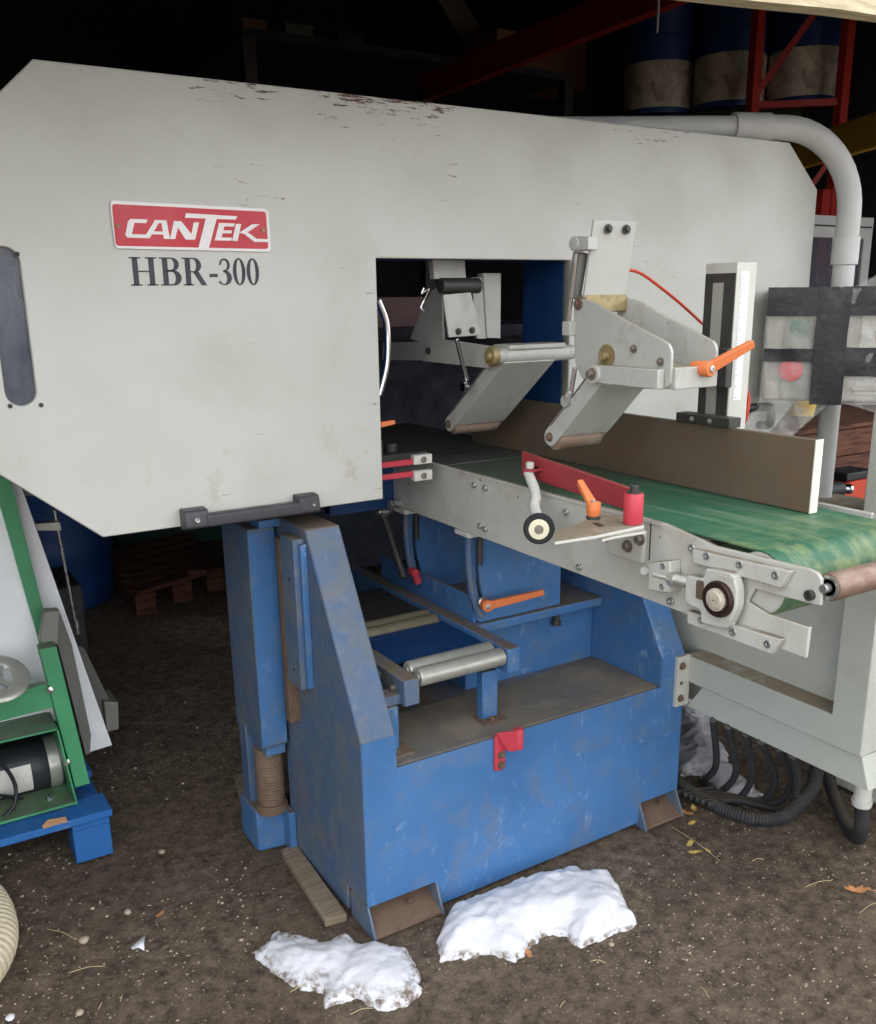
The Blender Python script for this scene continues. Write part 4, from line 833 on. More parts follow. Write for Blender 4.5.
# ================================================================== SNOW
def snow(outline, h, name, label, seed):
    P = [Vector((p.x, p.y)) for p in outline]; xs = [p.x for p in P]; ys = [p.y for p in P]; m = .03; st = .006
    nx = int((max(xs)-min(xs)+2*m)/st)+1; ny = int((max(ys)-min(ys)+2*m)/st)+1; V = []; keep = []
    for j in range(ny+1):
        for i in range(nx+1):
            x, y = min(xs)-m+i*st, min(ys)-m+j*st; q = Vector((x, y)); ins = False; dmin = 9
            for k in range(len(P)):
                a, b = P[k], P[(k+1) % len(P)]
                if (a.y > y) != (b.y > y) and x < (b.x-a.x)*(y-a.y)/(b.y-a.y)+a.x: ins = not ins
                ab = b-a; t = max(0, min(1, (q-a).dot(ab)/max(ab.length_squared, 1e-9))); dmin = min(dmin, (q-a-ab*t).length)
            d = dmin if ins else -dmin
            d += noise.noise(Vector((x*22, y*22, seed)))*.012+noise.noise(Vector((x*70, y*70, seed)))*.006
            z = (h*math.sqrt(min(1, d/.07)) if d > 0 else max(-.02, d*1.5)) 
            if d > 0: z += noise.noise(Vector((x*12, y*12, seed+4)))*.012*min(1, d/.03)+noise.noise(Vector((x*45, y*45, seed)))*.004
            V.append((x, y, gz(x, y)+z+.001)); keep.append(d > -.015)
    w = nx+1; Fs = [(j*w+i, j*w+i+1, (j+1)*w+i+1, (j+1)*w+i) for j in range(ny) for i in range(nx) if keep[j*w+i] or keep[j*w+i+1] or keep[(j+1)*w+i] or keep[(j+1)*w+i+1]]
    used = sorted({v for f in Fs for v in f}); mp = {v: i for i, v in enumerate(used)}
    g = G(); g.add([V[v] for v in used], [tuple(mp[v] for v in f) for f in Fs])
    c = sum(P, Vector((0, 0)))/len(P)
    return tag(g.build(name, M['snow'], root=(c.x, c.y, 0), angle=80), label, 'snow')
snow([at(*p, z=0.01) for p in ((256, 945), (275, 927), (300, 928), (320, 936), (345, 930), (362, 940), (380, 936), (405, 942), (416, 958), (421, 985), (405, 998), (385, 1003), (355, 990), (325, 1000), (322, 985), (300, 982), (268, 965))], .028, 'snow_patch', 'small patch of old snow below the rusty left foot of the saw', 2.)
snow([at(*p, z=0.01) for p in ((440, 955), (437, 930), (452, 905), (500, 885), (545, 872), (577, 862), (583, 870), (612, 870), (622, 890), (637, 918), (610, 932), (580, 943), (568, 930), (540, 932), (528, 945), (516, 957), (490, 950), (465, 950))], .055, 'snow_patch', 'largest snow patch, in the middle in front of the blue base', 7.)
snow([at(*p, z=0.01) for p in ((660, 690), (690, 690), (714, 715), (718, 735), (735, 765), (768, 793), (750, 800), (720, 790), (700, 770), (680, 770))], .04, 'snow_patch', 'snow strip behind the thin conduits under the cabinet', 11.)

# ================================================================== LITTER ON THE GROUND
def leaf(px, py, size, ang, mat, label, curl=.4, seed=0, sharp=False):
    p = gnd(px, py); size *= 1.4; g = G(); n = 14; V = []; 
    out = []
    for k in range(24):
        a = 2*PI*k/24; r = size*(.55+.45*abs(math.cos(a)))*(1-.18*(k % 4 == 2)*(2 if sharp else .6)); out.append((r*math.cos(a), r*.62*math.sin(a)))
    out.append
    def zf(x, y): return size*curl*((y/size)**2*1.4+(x/size)**2*.5)+.003+noise.noise(Vector((x*60, y*60, seed)))*size*.12
    V = [(0, 0, zf(0, 0))]+[(x*.5, y*.5, zf(x*.5, y*.5)) for x, y in out]+[(x, y, zf(x, y)) for x, y in out]
    Fs = [(0, 1+k, 1+(k+1) % 24) for k in range(24)]+[(1+k, 25+k, 25+(k+1) % 24, 1+(k+1) % 24) for k in range(24)]
    g.add(V, Fs); g.tube([(size*.9, 0, zf(size*.9, 0)), (size*1.3, size*.05, .004), (size*1.7, size*.2, .004)], size*.03, seg=6)
    g.xform(Matrix.Translation(p)@Matrix.Rotation(ang, 4, 'Z'))
    o = g.build('dry_leaf', M[mat], root=tuple(p)); s = o.modifiers.new('thickness', 'SOLIDIFY'); s.thickness = .0006
    return tag(o, label, 'leaf')
leaf(686, 812, .017, 1.9, 'leaf', 'brown dry leaf beside the right foot of the saw', .8, 1)
leaf(694, 808, .014, .9, 'leaf_yellow', 'upright yellow-brown leaf touching the brown one by the right foot', .9, 2)
leaf(692, 820, .012, .1, 'leaf_yellow', 'pale narrow leaf just below the pair by the right foot', .3, 3)
leaf(690, 842, .014, .5, 'leaf_yellow', 'yellow dry leaf a step below the right foot', .5, 4)
leaf(694, 850, .012, -.4, 'leaf_yellow', 'yellow leaf lying under another, lowest of those by the right foot', .4, 5)
leaf(708, 848, .008, 1.5, 'leaf_yellow', 'tiny tan leaf right of the yellow leaves', .5, 6)
leaf(857, 888, .024, -.6, 'leaf', 'large orange-brown curled leaf at the right edge', .7, 7, True)
leaf(160, 912, .011, .6, 'leaf', 'orange leaf on the bare dirt at lower left', .5, 8)
leaf(529, 953, .012, 1.2, 'leaf', 'reddish leaf tucked under the lower rim of the large snow patch', .8, 9)
straws = [(47, 926, 30, 20), (68, 969, 37, -11), (290, 990, 22, -25), (805, 884, 28, -14), (672, 824, 60, 36), (860, 910, 24, -30), (740, 820, 18, 0), (752, 857, 12, -5), (560, 1005, 8, -45), (98, 1008, 8, -60), (120, 1000, 8, -70), (700, 985, 14, 50), (590, 960, 16, 5), (350, 1010, 24, -15)]
for i, (px, py, ln, ang) in enumerate(straws):
    a_ = gnd(px, py); b_ = gnd(px+ln*math.cos(math.radians(ang)), py+ln*math.sin(math.radians(ang))); m_ = (a_+b_)/2+Vector((.003, .002, .004)); dz = Vector((0, 0, .0035))
    g = G(); g.tube([a_+dz, m_+dz, b_+dz], .0008, seg=6, res=5)
    lbl = ['straw at lower left, ending beside the pale stone', 'long straw below the white scrap', 'straw pointing at the small snow patch from below', 'straw lying alone between the yellow leaves and the large leaf', 'long thin stalk leaning from the right foot of the saw',
           'straw below the large orange-brown leaf', 'short straw right of the tiny tan leaf', 'shortest straw, below the yellow leaves', 'short bright straw at the bottom edge, right of centre', 'short straw at the bottom edge, leftmost', 'short straw at the bottom edge, next to the leftmost one',
           'straw lower right of the large snow patch', 'thin straw just under the right rim of the large snow patch', 'straw just below the small snow patch'][i]
    tag(g.build('straw', M['straw'], root=tuple(a_)), 'dry '+lbl, 'straw', 'straws on the dirt')
def pebble(px, py, r, mat, label, seed, name='stone', cat='stone', flat=.6):
    p = gnd(px, py); g = G(); bmesh.ops.create_icosphere(g.bm, subdivisions=2, radius=r)
    for v in g.bm.verts: v.co = Vector((v.co.x, v.co.y, v.co.z*flat))*(1+.35*noise.noise(v.co*60+Vector((seed, 0, 0))))
    for v in g.bm.verts: v.co += p+Vector((0, 0, r*flat*.5))
    return tag(g.build(name, M[mat], root=tuple(p)), label, cat)
pebble(84, 936, .013, 'stone', 'largest pale stone left of the white scrap', 1); pebble(127, 909, .010, 'stone', 'grey stone left of the orange leaf', 2)
pebble(161, 847, .009, 'stone', 'small stone right of the blue pallet foot', 3); pebble(10, 1013, .010, 'scrap_white', 'white pebble in the bottom left corner', 4)
pebble(79, 1010, .009, 'stone', 'tan pebble at the bottom edge near the left', 5); pebble(612, 943, .007, 'stone', 'light pebble under the right rim of the large snow patch', 6); pebble(92, 904, .006, 'stone', 'little pebble above the pale stone', 8)
p = gnd(140, 943); g = G(); g.add([p+Vector(v) for v in ((-.022, .008, .004), (-.004, .012, .010), (.018, .020, .014), (.010, .002, .007), (.004, -.022, .004), (-.006, -.006, .006), (-.02, 0, .003))], [(0, 6, 5, 1), (1, 5, 3, 2), (5, 4, 3)])
o = g.build('paper_scrap', M['scrap_white'], root=tuple(p)); s = o.modifiers.new('thickness', 'SOLIDIFY'); s.thickness = .001; tag(o, 'small torn white scrap on the dirt at lower left', 'scrap')
g = G()
for i in range(9000):
    x = random.uniform(-1.1, 2.2); y = random.uniform(-1.1, 1.8)
    if -.12 < x < 1.06 and -.03 < y < .8: continue
    if noise.noise(Vector((x*2.2, y*2.2, 7))) < random.uniform(-.5, .3): continue
    r = random.uniform(.0011, .0036)*(1.9 if random.random() < .04 else 1); z = gz(x, y); a = random.uniform(0, PI)
    V = [(x+r*math.cos(a+k*PI/2)*(1.3 if k % 2 else .9), y+r*math.sin(a+k*PI/2), z+r*.2) for k in range(4)]+[(x, y, z+r*1.0)]
    g.add(V, [(0, 1, 4), (1, 2, 4), (2, 3, 4), (3, 0, 4)])
tag(g.build('gravel', M['gravel'], root=(0, 0, 0)), 'fine pale grit strewn over the packed dirt', 'gravel', kind='stuff')
# timber sill beside the left side frame
g = G(); q = [at(281, 850, z=.016), at(325, 920, z=.016), at(347, 914, z=.016), at(296, 843, z=.016)]; g.prism([v for v in q], (0, 0, -.022)); tag(g.build('timber_sill', M['grey_wood'], root=tuple(q[0]), bev=.002), 'narrow grey timber strip on the ground along the left side of the blue base', 'board')
g = G(); g.prism([at(234, 774, z=.02), at(246, 771, z=.02), at(252, 800, z=.02), at(241, 800, z=.02)], (0, 0, -.025)); tag(g.build('wood_offcut', M['grey_wood'], root=tuple(at(240, 785, z=0)), bev=.002), 'small pale wood offcut behind the foot of the lift column', 'wood')

# ================================================================== LEFT MACHINE ON A BLUE PALLET
PA = Vector((-.52, .73, 0)); 
pal = thing('pallet', 'blue painted wooden pallet with chipped front board, under the green machine', 'pallet', (PA.x, PA.y, 0))
def pb_(g, name, mat='pallet_blue', bev=.003, par=pal): return g.build(name, M[mat], par, bev=bev)
for x0, y0 in ((-.545, .735), (-1.10, .735), (-1.65, .735), (-.545, 1.25), (-1.65, 1.25), (-.545, 1.75), (-1.10, 1.75), (-1.65, 1.75)):
    pb_(G().box((x0, y0, -.004), (x0+.10, y0+.10, .10)), 'block')
for y0 in (.72, .98, 1.24, 1.50, 1.76): pb_(G().box((-1.66, y0, .120), (-.438, y0+.11, .142)), 'deck_board')
for x0 in (-1.65, -1.10, -.545): pb_(G().box((x0, .73, .098), (x0+.10, 1.86, .120)), 'stringer_board')
g = G(); q = [at(*p, y=.718) for p in ((42, 826), (48, 820), (66, 817), (68, 822), (55, 825), (44, 829))]; g.prism(q, (0, .003, 0)); g.build('chipped_wood', M['raw_wood'], pal)
GM = thing('dust_collector_machine', 'green steel machine with black electric motor and white side sheets, on the blue pallet', 'machine', (-.8, .9, .142))
def gl(x, y, /, **k): return at(x/4.452, 640+y/4.452, **k)
YG = .80
g = G(); q = [gl(*p, y=YG) for p in ((175, 42), (252, 28), (402, 640), (335, 658))]; g.prism(q, (0, .05, 0)); gp = g.build('leaning_post', M['green_enamel'], GM, bev=.002)
g = G(); q = [at(*p, y=YG+.05) for p in ((40, 642), (45, 612), (60, 611), (58, 645))]; g.prism(q, (0, .04, 0)); g.build('post_top', M['grey_sheet'], GM, bev=.002)
g = G()
for p in ((225, 222), (300, 543)): bolt(g, gl(*p, y=YG-.002), (-.4, -1, 0), .006, .014)
g.build('post_bolt', M['chrome'], gp)
g = G(); q = [gl(*p, y=YG+.01) for p in ((-60, 270), (215, 205), (240, 300), (10, 360), (-60, 372))]; g.prism(q, (0, .01, 0)); g.prism([gl(*p, y=YG+.0) for p in ((-60, 262), (205, 198), (212, 212), (-60, 278))], (0, .03, 0)); g.build('cross_panel', M['green_enamel'], GM, bev=.001)
g = G(); a_, b_ = gl(-80, 480, y=YG), gl(258, 402, y=YG); g.prism([a_, b_, b_+Vector((-.02, .42, 0)), a_+Vector((0, .42, 0))], (0, 0, .006)); g.build('shelf', M['green_enamel'], GM, bev=.001)
g = G(); a_, b_ = gl(-80, 835, y=YG-.01), gl(348, 735, y=YG-.01); a_.z = b_.z = .148; g.prism([a_, Vector((b_.x, a_.y, .148)), Vector((b_.x-.03, a_.y+.5, .148)), a_+Vector((0, .5, 0))], (0, 0, .008)); g.build('base_plate', M['green_enamel'], GM, bev=.001)
g = G(); q = [gl(*p, y=YG-.008) for p in ((252, 402), (262, 402), (352, 762), (340, 735))]; g.prism(q, (0, .45, 0)); g.build('side_sheet', M['green_enamel'], GM, bev=.0005)
mc = gl(150, 540, y=YG+.16); R0 = .075
g = G(); xx = gl(285, 500, y=YG+.16).x; zz = mc.z-.012
g.lathe((xx-.30, YG+.16, zz), (1, 0, 0), [(0, .05), (.0, R0*.9), (.015, R0), (.24, R0), (.245, R0*.97), (.285, R0*.95), (.30, R0*.8), (.302, .0)], 40); mot = g.build('motor', M['motor'], GM)
g = G(); g.lathe((xx-.052, YG+.16, zz), (1, 0, 0), [(0, R0*1.01), (.03, R0*1.01), (.038, R0*.9)], 40); g.build('motor_end_ring', M['zinc'], mot)
g = G(); n = 10; V = []
for k in range(n+1):
    a = math.radians(150+k*6.5); V += [(xx-.195, YG+.16+(R0+.001)*math.cos(a), zz+(R0+.001)*math.sin(a)), (xx-.100, YG+.16+(R0+.001)*math.cos(a), zz+(R0+.001)*math.sin(a))]
g.add(V, [(2*k, 2*k+1, 2*k+3, 2*k+2) for k in range(n)]); g.build('motor_label', M['white_plastic'], mot)
g = G()
for k in range(5): g.box((xx-.245, YG+.09+.004*k, zz-.015-.008*k), (xx-.215, YG+.096+.004*k, zz-.012-.008*k))
for k in range(3): g.lathe((xx-.186, YG+.16-(R0+.002)*math.cos(math.radians(5+k*18)), zz+(R0+.002)*math.sin(math.radians(5+k*18))), (0, -1, 0), [(0, .003), (.0005, .003)], 8)
g.build('motor_vents', M['black'], mot)
g = G(); g.box((xx-.245, YG+.10, .155), (xx-.05, YG+.22, zz-R0*.85)); g.build('motor_foot', M['motor'], mot)
g = G(); g.tube([gl(-10, 540, y=YG+.04), gl(40, 590, y=YG+.05), gl(70, 660, y=YG+.05), gl(60, 740, y=YG+.03), gl(0, 800, y=YG+.02), gl(-40, 810, y=YG+.02)], .0055, seg=10); g.tube([gl(-10, 690, y=YG+.04), gl(60, 700, y=YG+.08), gl(150, 730, y=YG+.10), gl(100, 770, y=YG+.08), gl(-20, 770, y=YG+.05)], .005, seg=10); g.build('motor_cable', M['black'], GM)
q = gl(215, 662, y=YG+.05); g = G(); bolt(g, (q.x, q.y, .156), (0, 0, 1), .008); g.build('base_bolt', M['chrome'], GM)
hc = gl(-12, 172, y=YG-.02); g = G()
axh = Vector((.1, -.55, .85)).normalized(); t1 = axh.cross(Vector((0, 0, 1))).normalized(); t2 = axh.cross(t1)
g.rings([[hc+(t1*math.cos(a)+t2*math.sin(a))*(.058+.020*math.cos(b))+axh*.007*math.sin(b) for b in [2*PI*k/12 for k in range(12)]] for a in [2*PI*k/36 for k in range(36)]], closed=True)
for k in range(3):
    a = k*2*PI/3; g.beam(hc, hc+(t1*math.cos(a)+t2*math.sin(a))*.05, .014, .008, axh)
g.lathe(hc-axh*.012, axh, [(0, .014), (.024, .014)], 18); hw = g.build('handwheel', M['zinc'], GM)
g = G(); g.cyl(hc-axh*.012, hc-axh*.10, .008); g.build('wheel_shaft', M['steel'], GM)
# sheets and strips standing on the pallet, part of the machine
YS = .93
g = G(); q = [at(*p, y=YS) for p in ((-60, 475), (4, 482), (44, 640), (60, 720), (-60, 735))]; g.prism(q, (0, .006, 0)); g.build('side_panel', M['white_sheet'], GM)
g = G(); q = [at(*p, y=YS-.012) for p in ((0, 468), (8, 468), (44, 612), (43, 655), (40, 645), (0, 505))]; g.prism(q, (0, .012, 0)); g.build('panel_edging', M['green_enamel'], GM)
g = G(); q = [at(*p, y=YS+.05) for p in ((4, 460), (12, 460), (112, 745), (90, 752), (80, 700), (44, 612))]; g.prism(q, (0, .006, 0)); g.build('side_panel', M['white_sheet'], GM)
g = G(); q = [at(*p, y=YS+.03) for p in ((57, 640), (60, 612), (72, 645), (91, 735), (90, 753), (86, 755))]; g.prism(q, (0, .01, 0)); g.build('inner_panel', M['grey_sheet'], GM)
g = G(); q = [at(*p, y=YS+.06) for p in ((10, 460), (13, 460), (113, 746), (110, 749))]; g.prism(q, (0, .02, 0)); g.build('dark_trim', M['dark_steel'], GM)
g = G(); q = [at(*p, y=1.25) for p in ((76, 645), (84, 648), (112, 705), (114, 745), (108, 748))]; g.prism(q, (0, .02, 0)); g.build('rear_panel', M['grey_sheet'], GM)
g = G(); q = [at(*p, y=1.22) for p in ((104, 702), (118, 702), (120, 738), (108, 742))]; g.prism(q, (0, .12, 0)); g.build('end_plate', M['zinc'], GM, bev=.002)
g = G(); g.cyl(at(54, 510, y=1.15), at(76, 625, y=1.15), .005); g.cyl(at(76, 620, y=1.15), at(78, 634, y=1.15), .008); g.build('threaded_rod', M['steel'], GM)
g = G(); q = [at(*p, y=1.13) for p in ((30, 524), (60, 522), (62, 531), (34, 531))]; g.prism(q, (0, .03, 0)); g.build('rod_clamp', M['zinc'], GM, bev=.002)
g = G().box((-.62, 1.34, .142), (-.34, 1.62, .62)); g.build('machine_body', M['motor'], GM, bev=.01)
g = G().box((-.50, 1.30, .142), (-.46, 1.60, .20)); g.build('skid', M['pallet_blue'], GM) if False else None

# ================================================================== BACKGROUND OF THE SHED
def drum(loc, label, group=None, name='steel_drum'):
    t = thing(name, label, 'drum', loc, group); x, y, z = loc; R = .285
    g = G(); g.lathe(loc, (0, 0, 1), [(0, R-.01), (0, R), (.02, R+.004), (.03, R), (.29, R), (.30, R+.008), (.31, R), (.57, R), (.58, R+.008), (.59, R), (.85, R), (.86, R+.006), (.875, R+.004), (.875, R-.02), (.86, R-.03), (.86, .0)], 48); g.build('shell', M['drum_blue'], t)
    g = G(); g.rings([[Vector((x+(R+.0095)*math.cos(a), y+(R+.0095)*math.sin(a), z+h)) for a in [2*PI*k/48 for k in range(48)]] for h in (.04, .15, .28, .40)], cap=False); g.build('white_band', M['drum_white'], t)
    g = G(); g.lathe((x+.15, y, z+.86), (0, 0, 1), [(0, .03), (.015, .03), (.016, .0)], 16); g.build('bung', M['dark_steel'], t)
    return t
def dup(root, loc, label):
    r = root.copy(); col.objects.link(r); r.location = loc; r['label'] = label
    for ch in list(root.children):
        c = ch.copy(); col.objects.link(c); c.parent = r
    return r
d1 = drum((5.45, 4.80, 3.0), 'blue drum with rusty white band on the high rack, leftmost of three')
d1['group'] = 'drums on the high rack'
dup(d1, (5.78, 4.30, 3.0), 'blue drum with rusty white band on the high rack, middle, left of the red post')
dup(d1, (6.20, 3.88, 3.0), 'blue drum with rusty white band on the high rack, behind the red diagonal brace')
# red pallet rack carrying the drums
rk = thing('pallet_rack', 'tall red steel pallet rack with yellow beam at the right, carrying the blue drums', 'rack', (5.9, 3.9, 0))
ru = Vector((.62, -.45, 0)); A0 = Vector((5.62, 3.98, 0)); 
ua = at(752, 110, z=2.92); ua.z = 0; ub = at(841, 106, z=2.92); ub.z = 0
for q in (ua, ub, Vector((5.18, 5.0, 0)), Vector((5.60, 5.32, 0))):
    g = G(); g.box((q.x-.045, q.y-.035, 0), (q.x+.045, q.y+.035, 4.3 if q.y < 4.5 else 2.98)); g.build('upright', M['rack_red'], rk, bev=.003)
g = G(); g.beam(ua+Vector((0, 0, 3.0)), ub+Vector((0, 0, 3.95)), .05, .05); g.build('diagonal_brace', M['rack_red'], rk)
g = G(); g.cut(); g.beam(ua+Vector((0, 0, 2.95)), ub+Vector((0, 0, 2.95)), .05, .05); g.cut(); g.beam(ua+Vector((0, 0, 1.6)), ub+Vector((0, 0, 1.6)), .05, .05); g.build('cross_brace', M['rack_red'], rk)
g = G(); g.beam(ua+Vector((0, 0, 1.6)), ub+Vector((0, 0, 3.0)), .05, .05) if False else g.beam(ua+Vector((0, 0, 1.55)), ub+Vector((0, 0, 2.6)), .04, .04); g.build('diagonal_brace', M['rack_red'], rk)
g = G(); g.prism([(5.12, 5.05, 2.985), (5.62, 5.40, 2.985), (6.75, 4.0, 2.985), (6.25, 3.45, 2.985)], (0, 0, .014)); g.beam((5.10, 5.05, 2.92), (6.05, 3.75, 2.92), .05, .12); g.build('shelf_deck', M['dark_steel'], rk)
ya = at(798, 155, z=2.45); yb = at(885, 128, z=2.45)
g = G(); dd = (yb-ya); g.beam(ya-dd*.35, yb+dd*.35, .06, .20); g.build('yellow_beam', M['rack_yellow'], rk, bev=.003)
g = G(); g.box((6.9, 2.0, 0), (7.0, 2.1, 4.3)); g.build('upright', M['rack_red'], rk)
for px in (800, 826):
    q = at(px, 190, y=3.4); g = G(); g.box((q.x-.06, 3.38, 0), (q.x+.06, 3.44, 2.3)); g.build('upright', M['rack_red'], rk, bev=.003)
q = at(795, 190, y=3.5); g = G().box((q.x-.35, 3.45, 2.05), (q.x+.6, 3.52, 2.25)); g.build('load_beam', M['rack_red'], rk)
# higher rack beam crossing upper middle
ba, bb_ = at(425, 88, z=3.2), at(660, -8, z=3.2)
mz = thing('mezzanine', 'dark red steel beam and platform high above the middle of the shed', 'platform', (ba.x, ba.y, 0))
dd = bb_-ba; g = G(); g.beam(ba-dd*.02, bb_+dd*.15, .08, .20); g.build('beam', M['rack_red'], mz)
for q in (ba-dd*.0, ):
    g = G(); g.box((q.x-.05, q.y-.05, 0), (q.x+.05, q.y+.05, 3.2)); g.build('upright', M['dark_steel'], mz)
q = at(590, 20, z=3.2); g = G(); g.prism([at(585, 16, z=3.25)+Vector((-.03, -.05, 0)), at(598, 11, z=3.25)+Vector((-.03, -.05, 0)), at(598, 17, z=3.2)+Vector((-.03, -.05, 0)), at(585, 22, z=3.2)+Vector((-.03, -.05, 0))], (.01, .01, 0)); g.build('beam_label', M['drum_white'], mz)
pl0 = at(395, 95, y=5.6).z; g = G().box((1.9, 5.4, 3.36), (5.0, 7.4, 3.42)); g.build('deck', M['wall'], mz)
for x_, y_ in ((1.95, 5.45), (4.95, 5.45), (1.95, 7.35), (4.95, 7.35)): g = G(); g.box((x_-.05, y_-.05, 0), (x_+.05, y_+.05, 3.36)); g.build('upright', M['dark_steel'], mz)
dk = 3.42
def onY(px, py, y): return at(px, py, y=y)
# items on the platform
q0, q1 = at(497, 78, y=5.9), at(585, 112, y=5.9)
bx = thing('cardboard_box', 'brown cardboard box on the high platform left of the drums', 'box', (q0.x, 5.9, dk)); g = G().box((q0.x, 5.9, dk), (q1.x-.0, 6.4, dk+.42)); g.build('box_body', M['cardboard'], bx, bev=.004)
g = G().box((q0.x+.3, 5.898, dk+.36), (q0.x+.36, 6.4, dk+.4225)); g.build('tape_strip', M['cream'], bx)
g = G(); a_, b_ = at(468, 8, y=6.2), at(505, 45, y=6.2); a_ = Vector((a_.x, 6.2, 4.45)); a_.y = 6.75; b_ = Vector((a_.x+.75, 6.6, dk+.03)); g.beam(a_, b_, .24, .03, (0, 1, 0)); tag(g.build('leaning_board', M['grey_wood'], root=tuple(b_)), 'grey board leaning among the clutter on the high platform', 'board')
for i, (x_, r_, lb) in enumerate(((2.35, .02, 'nearer of two pale tubes lying on the high platform'), (2.35, .02, 'farther of two pale tubes lying on the high platform'))):
    y_ = 5.55+.12*i; g = G(); g.cyl((x_, y_, dk+r_), (x_+1.0, y_+.02, dk+r_), r_); tag(g.build('pale_tube', M['white_plastic'], root=(x_, y_, dk)), lb, 'tube', 'tubes on the high platform')
for i, (x_, y_, s_, m_, lb) in enumerate(((2.1, 5.9, .20, 'cardboard', 'small brown carton at the left end of the high platform'), (2.5, 6.0, .24, 'grey_sheet', 'grey bin beside the small carton on the high platform'), (2.95, 5.95, .22, 'dark_steel', 'dark toolbox in the middle of the high platform'))):
    g = G(); g.prism([(x_, y_, dk), (x_+s_, y_, dk), (x_+s_, y_+s_, dk), (x_, y_+s_, dk)], (0, 0, s_*.9)); g.prism([(x_-.01, y_-.01, dk+s_*.9), (x_+s_+.01, y_-.01, dk+s_*.9), (x_+s_+.01, y_+s_+.01, dk+s_*.9), (x_-.01, y_+s_+.01, dk+s_*.9)], (0, 0, .02))
    tag(g.build(('carton', 'storage_bin', 'toolbox')[i], M[m_], root=(x_, y_, dk), bev=.004), lb, ('carton', 'bin', 'toolbox')[i])
# thin pale rod hanging
a_, b_ = at(655, -60, y=2.6), at(657, 33, y=2.6); a_.z = 4.6
g = G(); g.cyl((b_.x, b_.y, b_.z), (b_.x, b_.y, 4.6), .008, seg=10); tag(g.build('hanging_rod', M['window_white'], root=(b_.x, b_.y, 4.6)), 'thin pale rod hanging from the ceiling above the saw', 'rod')
# stored white window frame leaning at the right
wz0, wz1 = 0.0, 2.02; wx0, wx1 = at(806, 215, y=2.5).x, at(874, 222, y=2.5).x
wn = thing('stored_window', 'white framed glass panel standing at the right behind the curved pipe', 'window', (wx0, 2.5, 0))
g = flat_curve('frame', [[(wx0, 0), (wx1, 0), (wx1, 2.0), (wx0, 2.0)], [(wx0+.09, .1), (wx1-.09, .1), (wx1-.09, 1.86), (wx0+.09, 1.86)]], 2.5, .05, M['window_white'], wn, .004)
g = G().box((wx0+.085, 2.52, .095), (wx1-.085, 2.526, 1.865)); g.build('glass_pane', M['smoked'], wn)
g = G().box((wx0+.02, 2.494, 1.93), (wx1-.02, 2.5, 1.94)); g.build('frame_groove', M['dark_steel'], wn)
# brown plank crate and tools behind the cabinet
X0 = at(765, 430, y=1.15).x; X1 = X0+1.6
crt = thing('plank_crate', 'brown rough plank crate behind the grey cabinet at the right', 'crate', (X0, 1.15, 0))
zt = at(790, 432, y=1.15).z
for k in range(6):
    z0 = .04+k*(zt-.06)/6; g = G().box((X0, 1.15, z0), (X1, 1.175, z0+(zt-.06)/6-.006)); g.build('plank', M['brown_wood'], crt, bev=.002)
for x_ in (X0+.02, X1-.08): g = G().box((x_, 1.176, 0), (x_+.06, 1.24, zt)); g.build('corner_post', M['brown_wood'], crt)
g = G().box((X0, 1.15, zt-.02), (X1, 1.85, zt)); g.build('lid', M['brown_wood'], crt)
for x_ in (X0, X1-.025): g = G().box((x_, 1.24, .02), (x_+.025, 1.85, zt-.02)); g.build('end_board', M['brown_wood'], crt)
ox, oz = at(845, 490, y=.55), 0
tl_ = thing('power_cutter', 'orange power tool with black grip and chrome fitting behind the cabinet top', 'tool', (ox.x, .55, .84))
st = G().box((ox.x-.35, .40, 0), (ox.x+.5, .95, at(845, 503, y=.6).z-.0)); stand = st.build('low_stand', M['dark_steel'], root=(ox.x, .6, 0), bev=.01); tag(stand, 'low dark stand behind the cabinet holding the orange tool', 'stand')
sz = at(845, 503, y=.6).z
g = G(); a_ = at(850, 487, y=.62); g.prism(rounded([(a_.x-.08, .60, sz), (a_.x+.14, .60, sz), (a_.x+.14, .60, sz+.085), (a_.x-.03, .60, sz+.085), (a_.x-.08, .60, sz+.05)], .02), (0, .14, 0)); g.build('housing', M['tool_orange'], tl_, bev=.004)
g = G().box((a_.x-.04, .61, sz+.0855), (a_.x+.14, .73, sz+.12)); g.build('top_cover', M['black'], tl_, bev=.006)
c_ = at(822, 490, y=.58); c2_ = at(840, 489, y=.58); c3_ = at(852, 489, y=.58)
g = G(); g.cyl(c_+Vector((-.05, 0, 0)), c2_, .032); g.build('grip', M['black'], tl_)
g = G(); g.lathe(c2_, c3_-c2_, [(0, .022), (.01, .022), (.012, .012), (.045, .012), (.05, .020), (.06, .022)], 20); g.build('fitting', M['chrome'], tl_)
# clutter on crate lid
q = at(862, 425, y=1.4); g = G(); g.tube([(X0+.25, 1.35, zt+.02), (X0+.35, 1.3, zt+.12), (X0+.5, 1.3, zt+.16), (X0+.62, 1.32, zt+.10), (X0+.66, 1.36, zt+.02)], .02, seg=12); tag(g.build('grey_hose', M['grey_sheet'], root=(X0+.45, 1.33, zt)), 'short grey hose looped on the plank crate', 'hose')
g = G(); g.tube([(X0-.0, 1.3, zt+.022), (X0+.02, 1.28, zt+.10), (X0+.10, 1.28, zt+.13), (X0+.18, 1.30, zt+.03)], .025, seg=12); tag(g.build('black_hose', M['black'], root=(X0+.08, 1.3, zt)), 'thick black hose arching on the left end of the crate', 'hose')
g = G(); q = X0+.80; g.lathe((q, 1.55, zt), (0, 0, 1), [(0, .10), (.18, .11), (.20, .10), (.20, .0)], 24); tag(g.build('yellow_tub', M['rack_yellow'], root=(q, 1.55, zt)), 'yellow tub standing on the plank crate', 'tub')
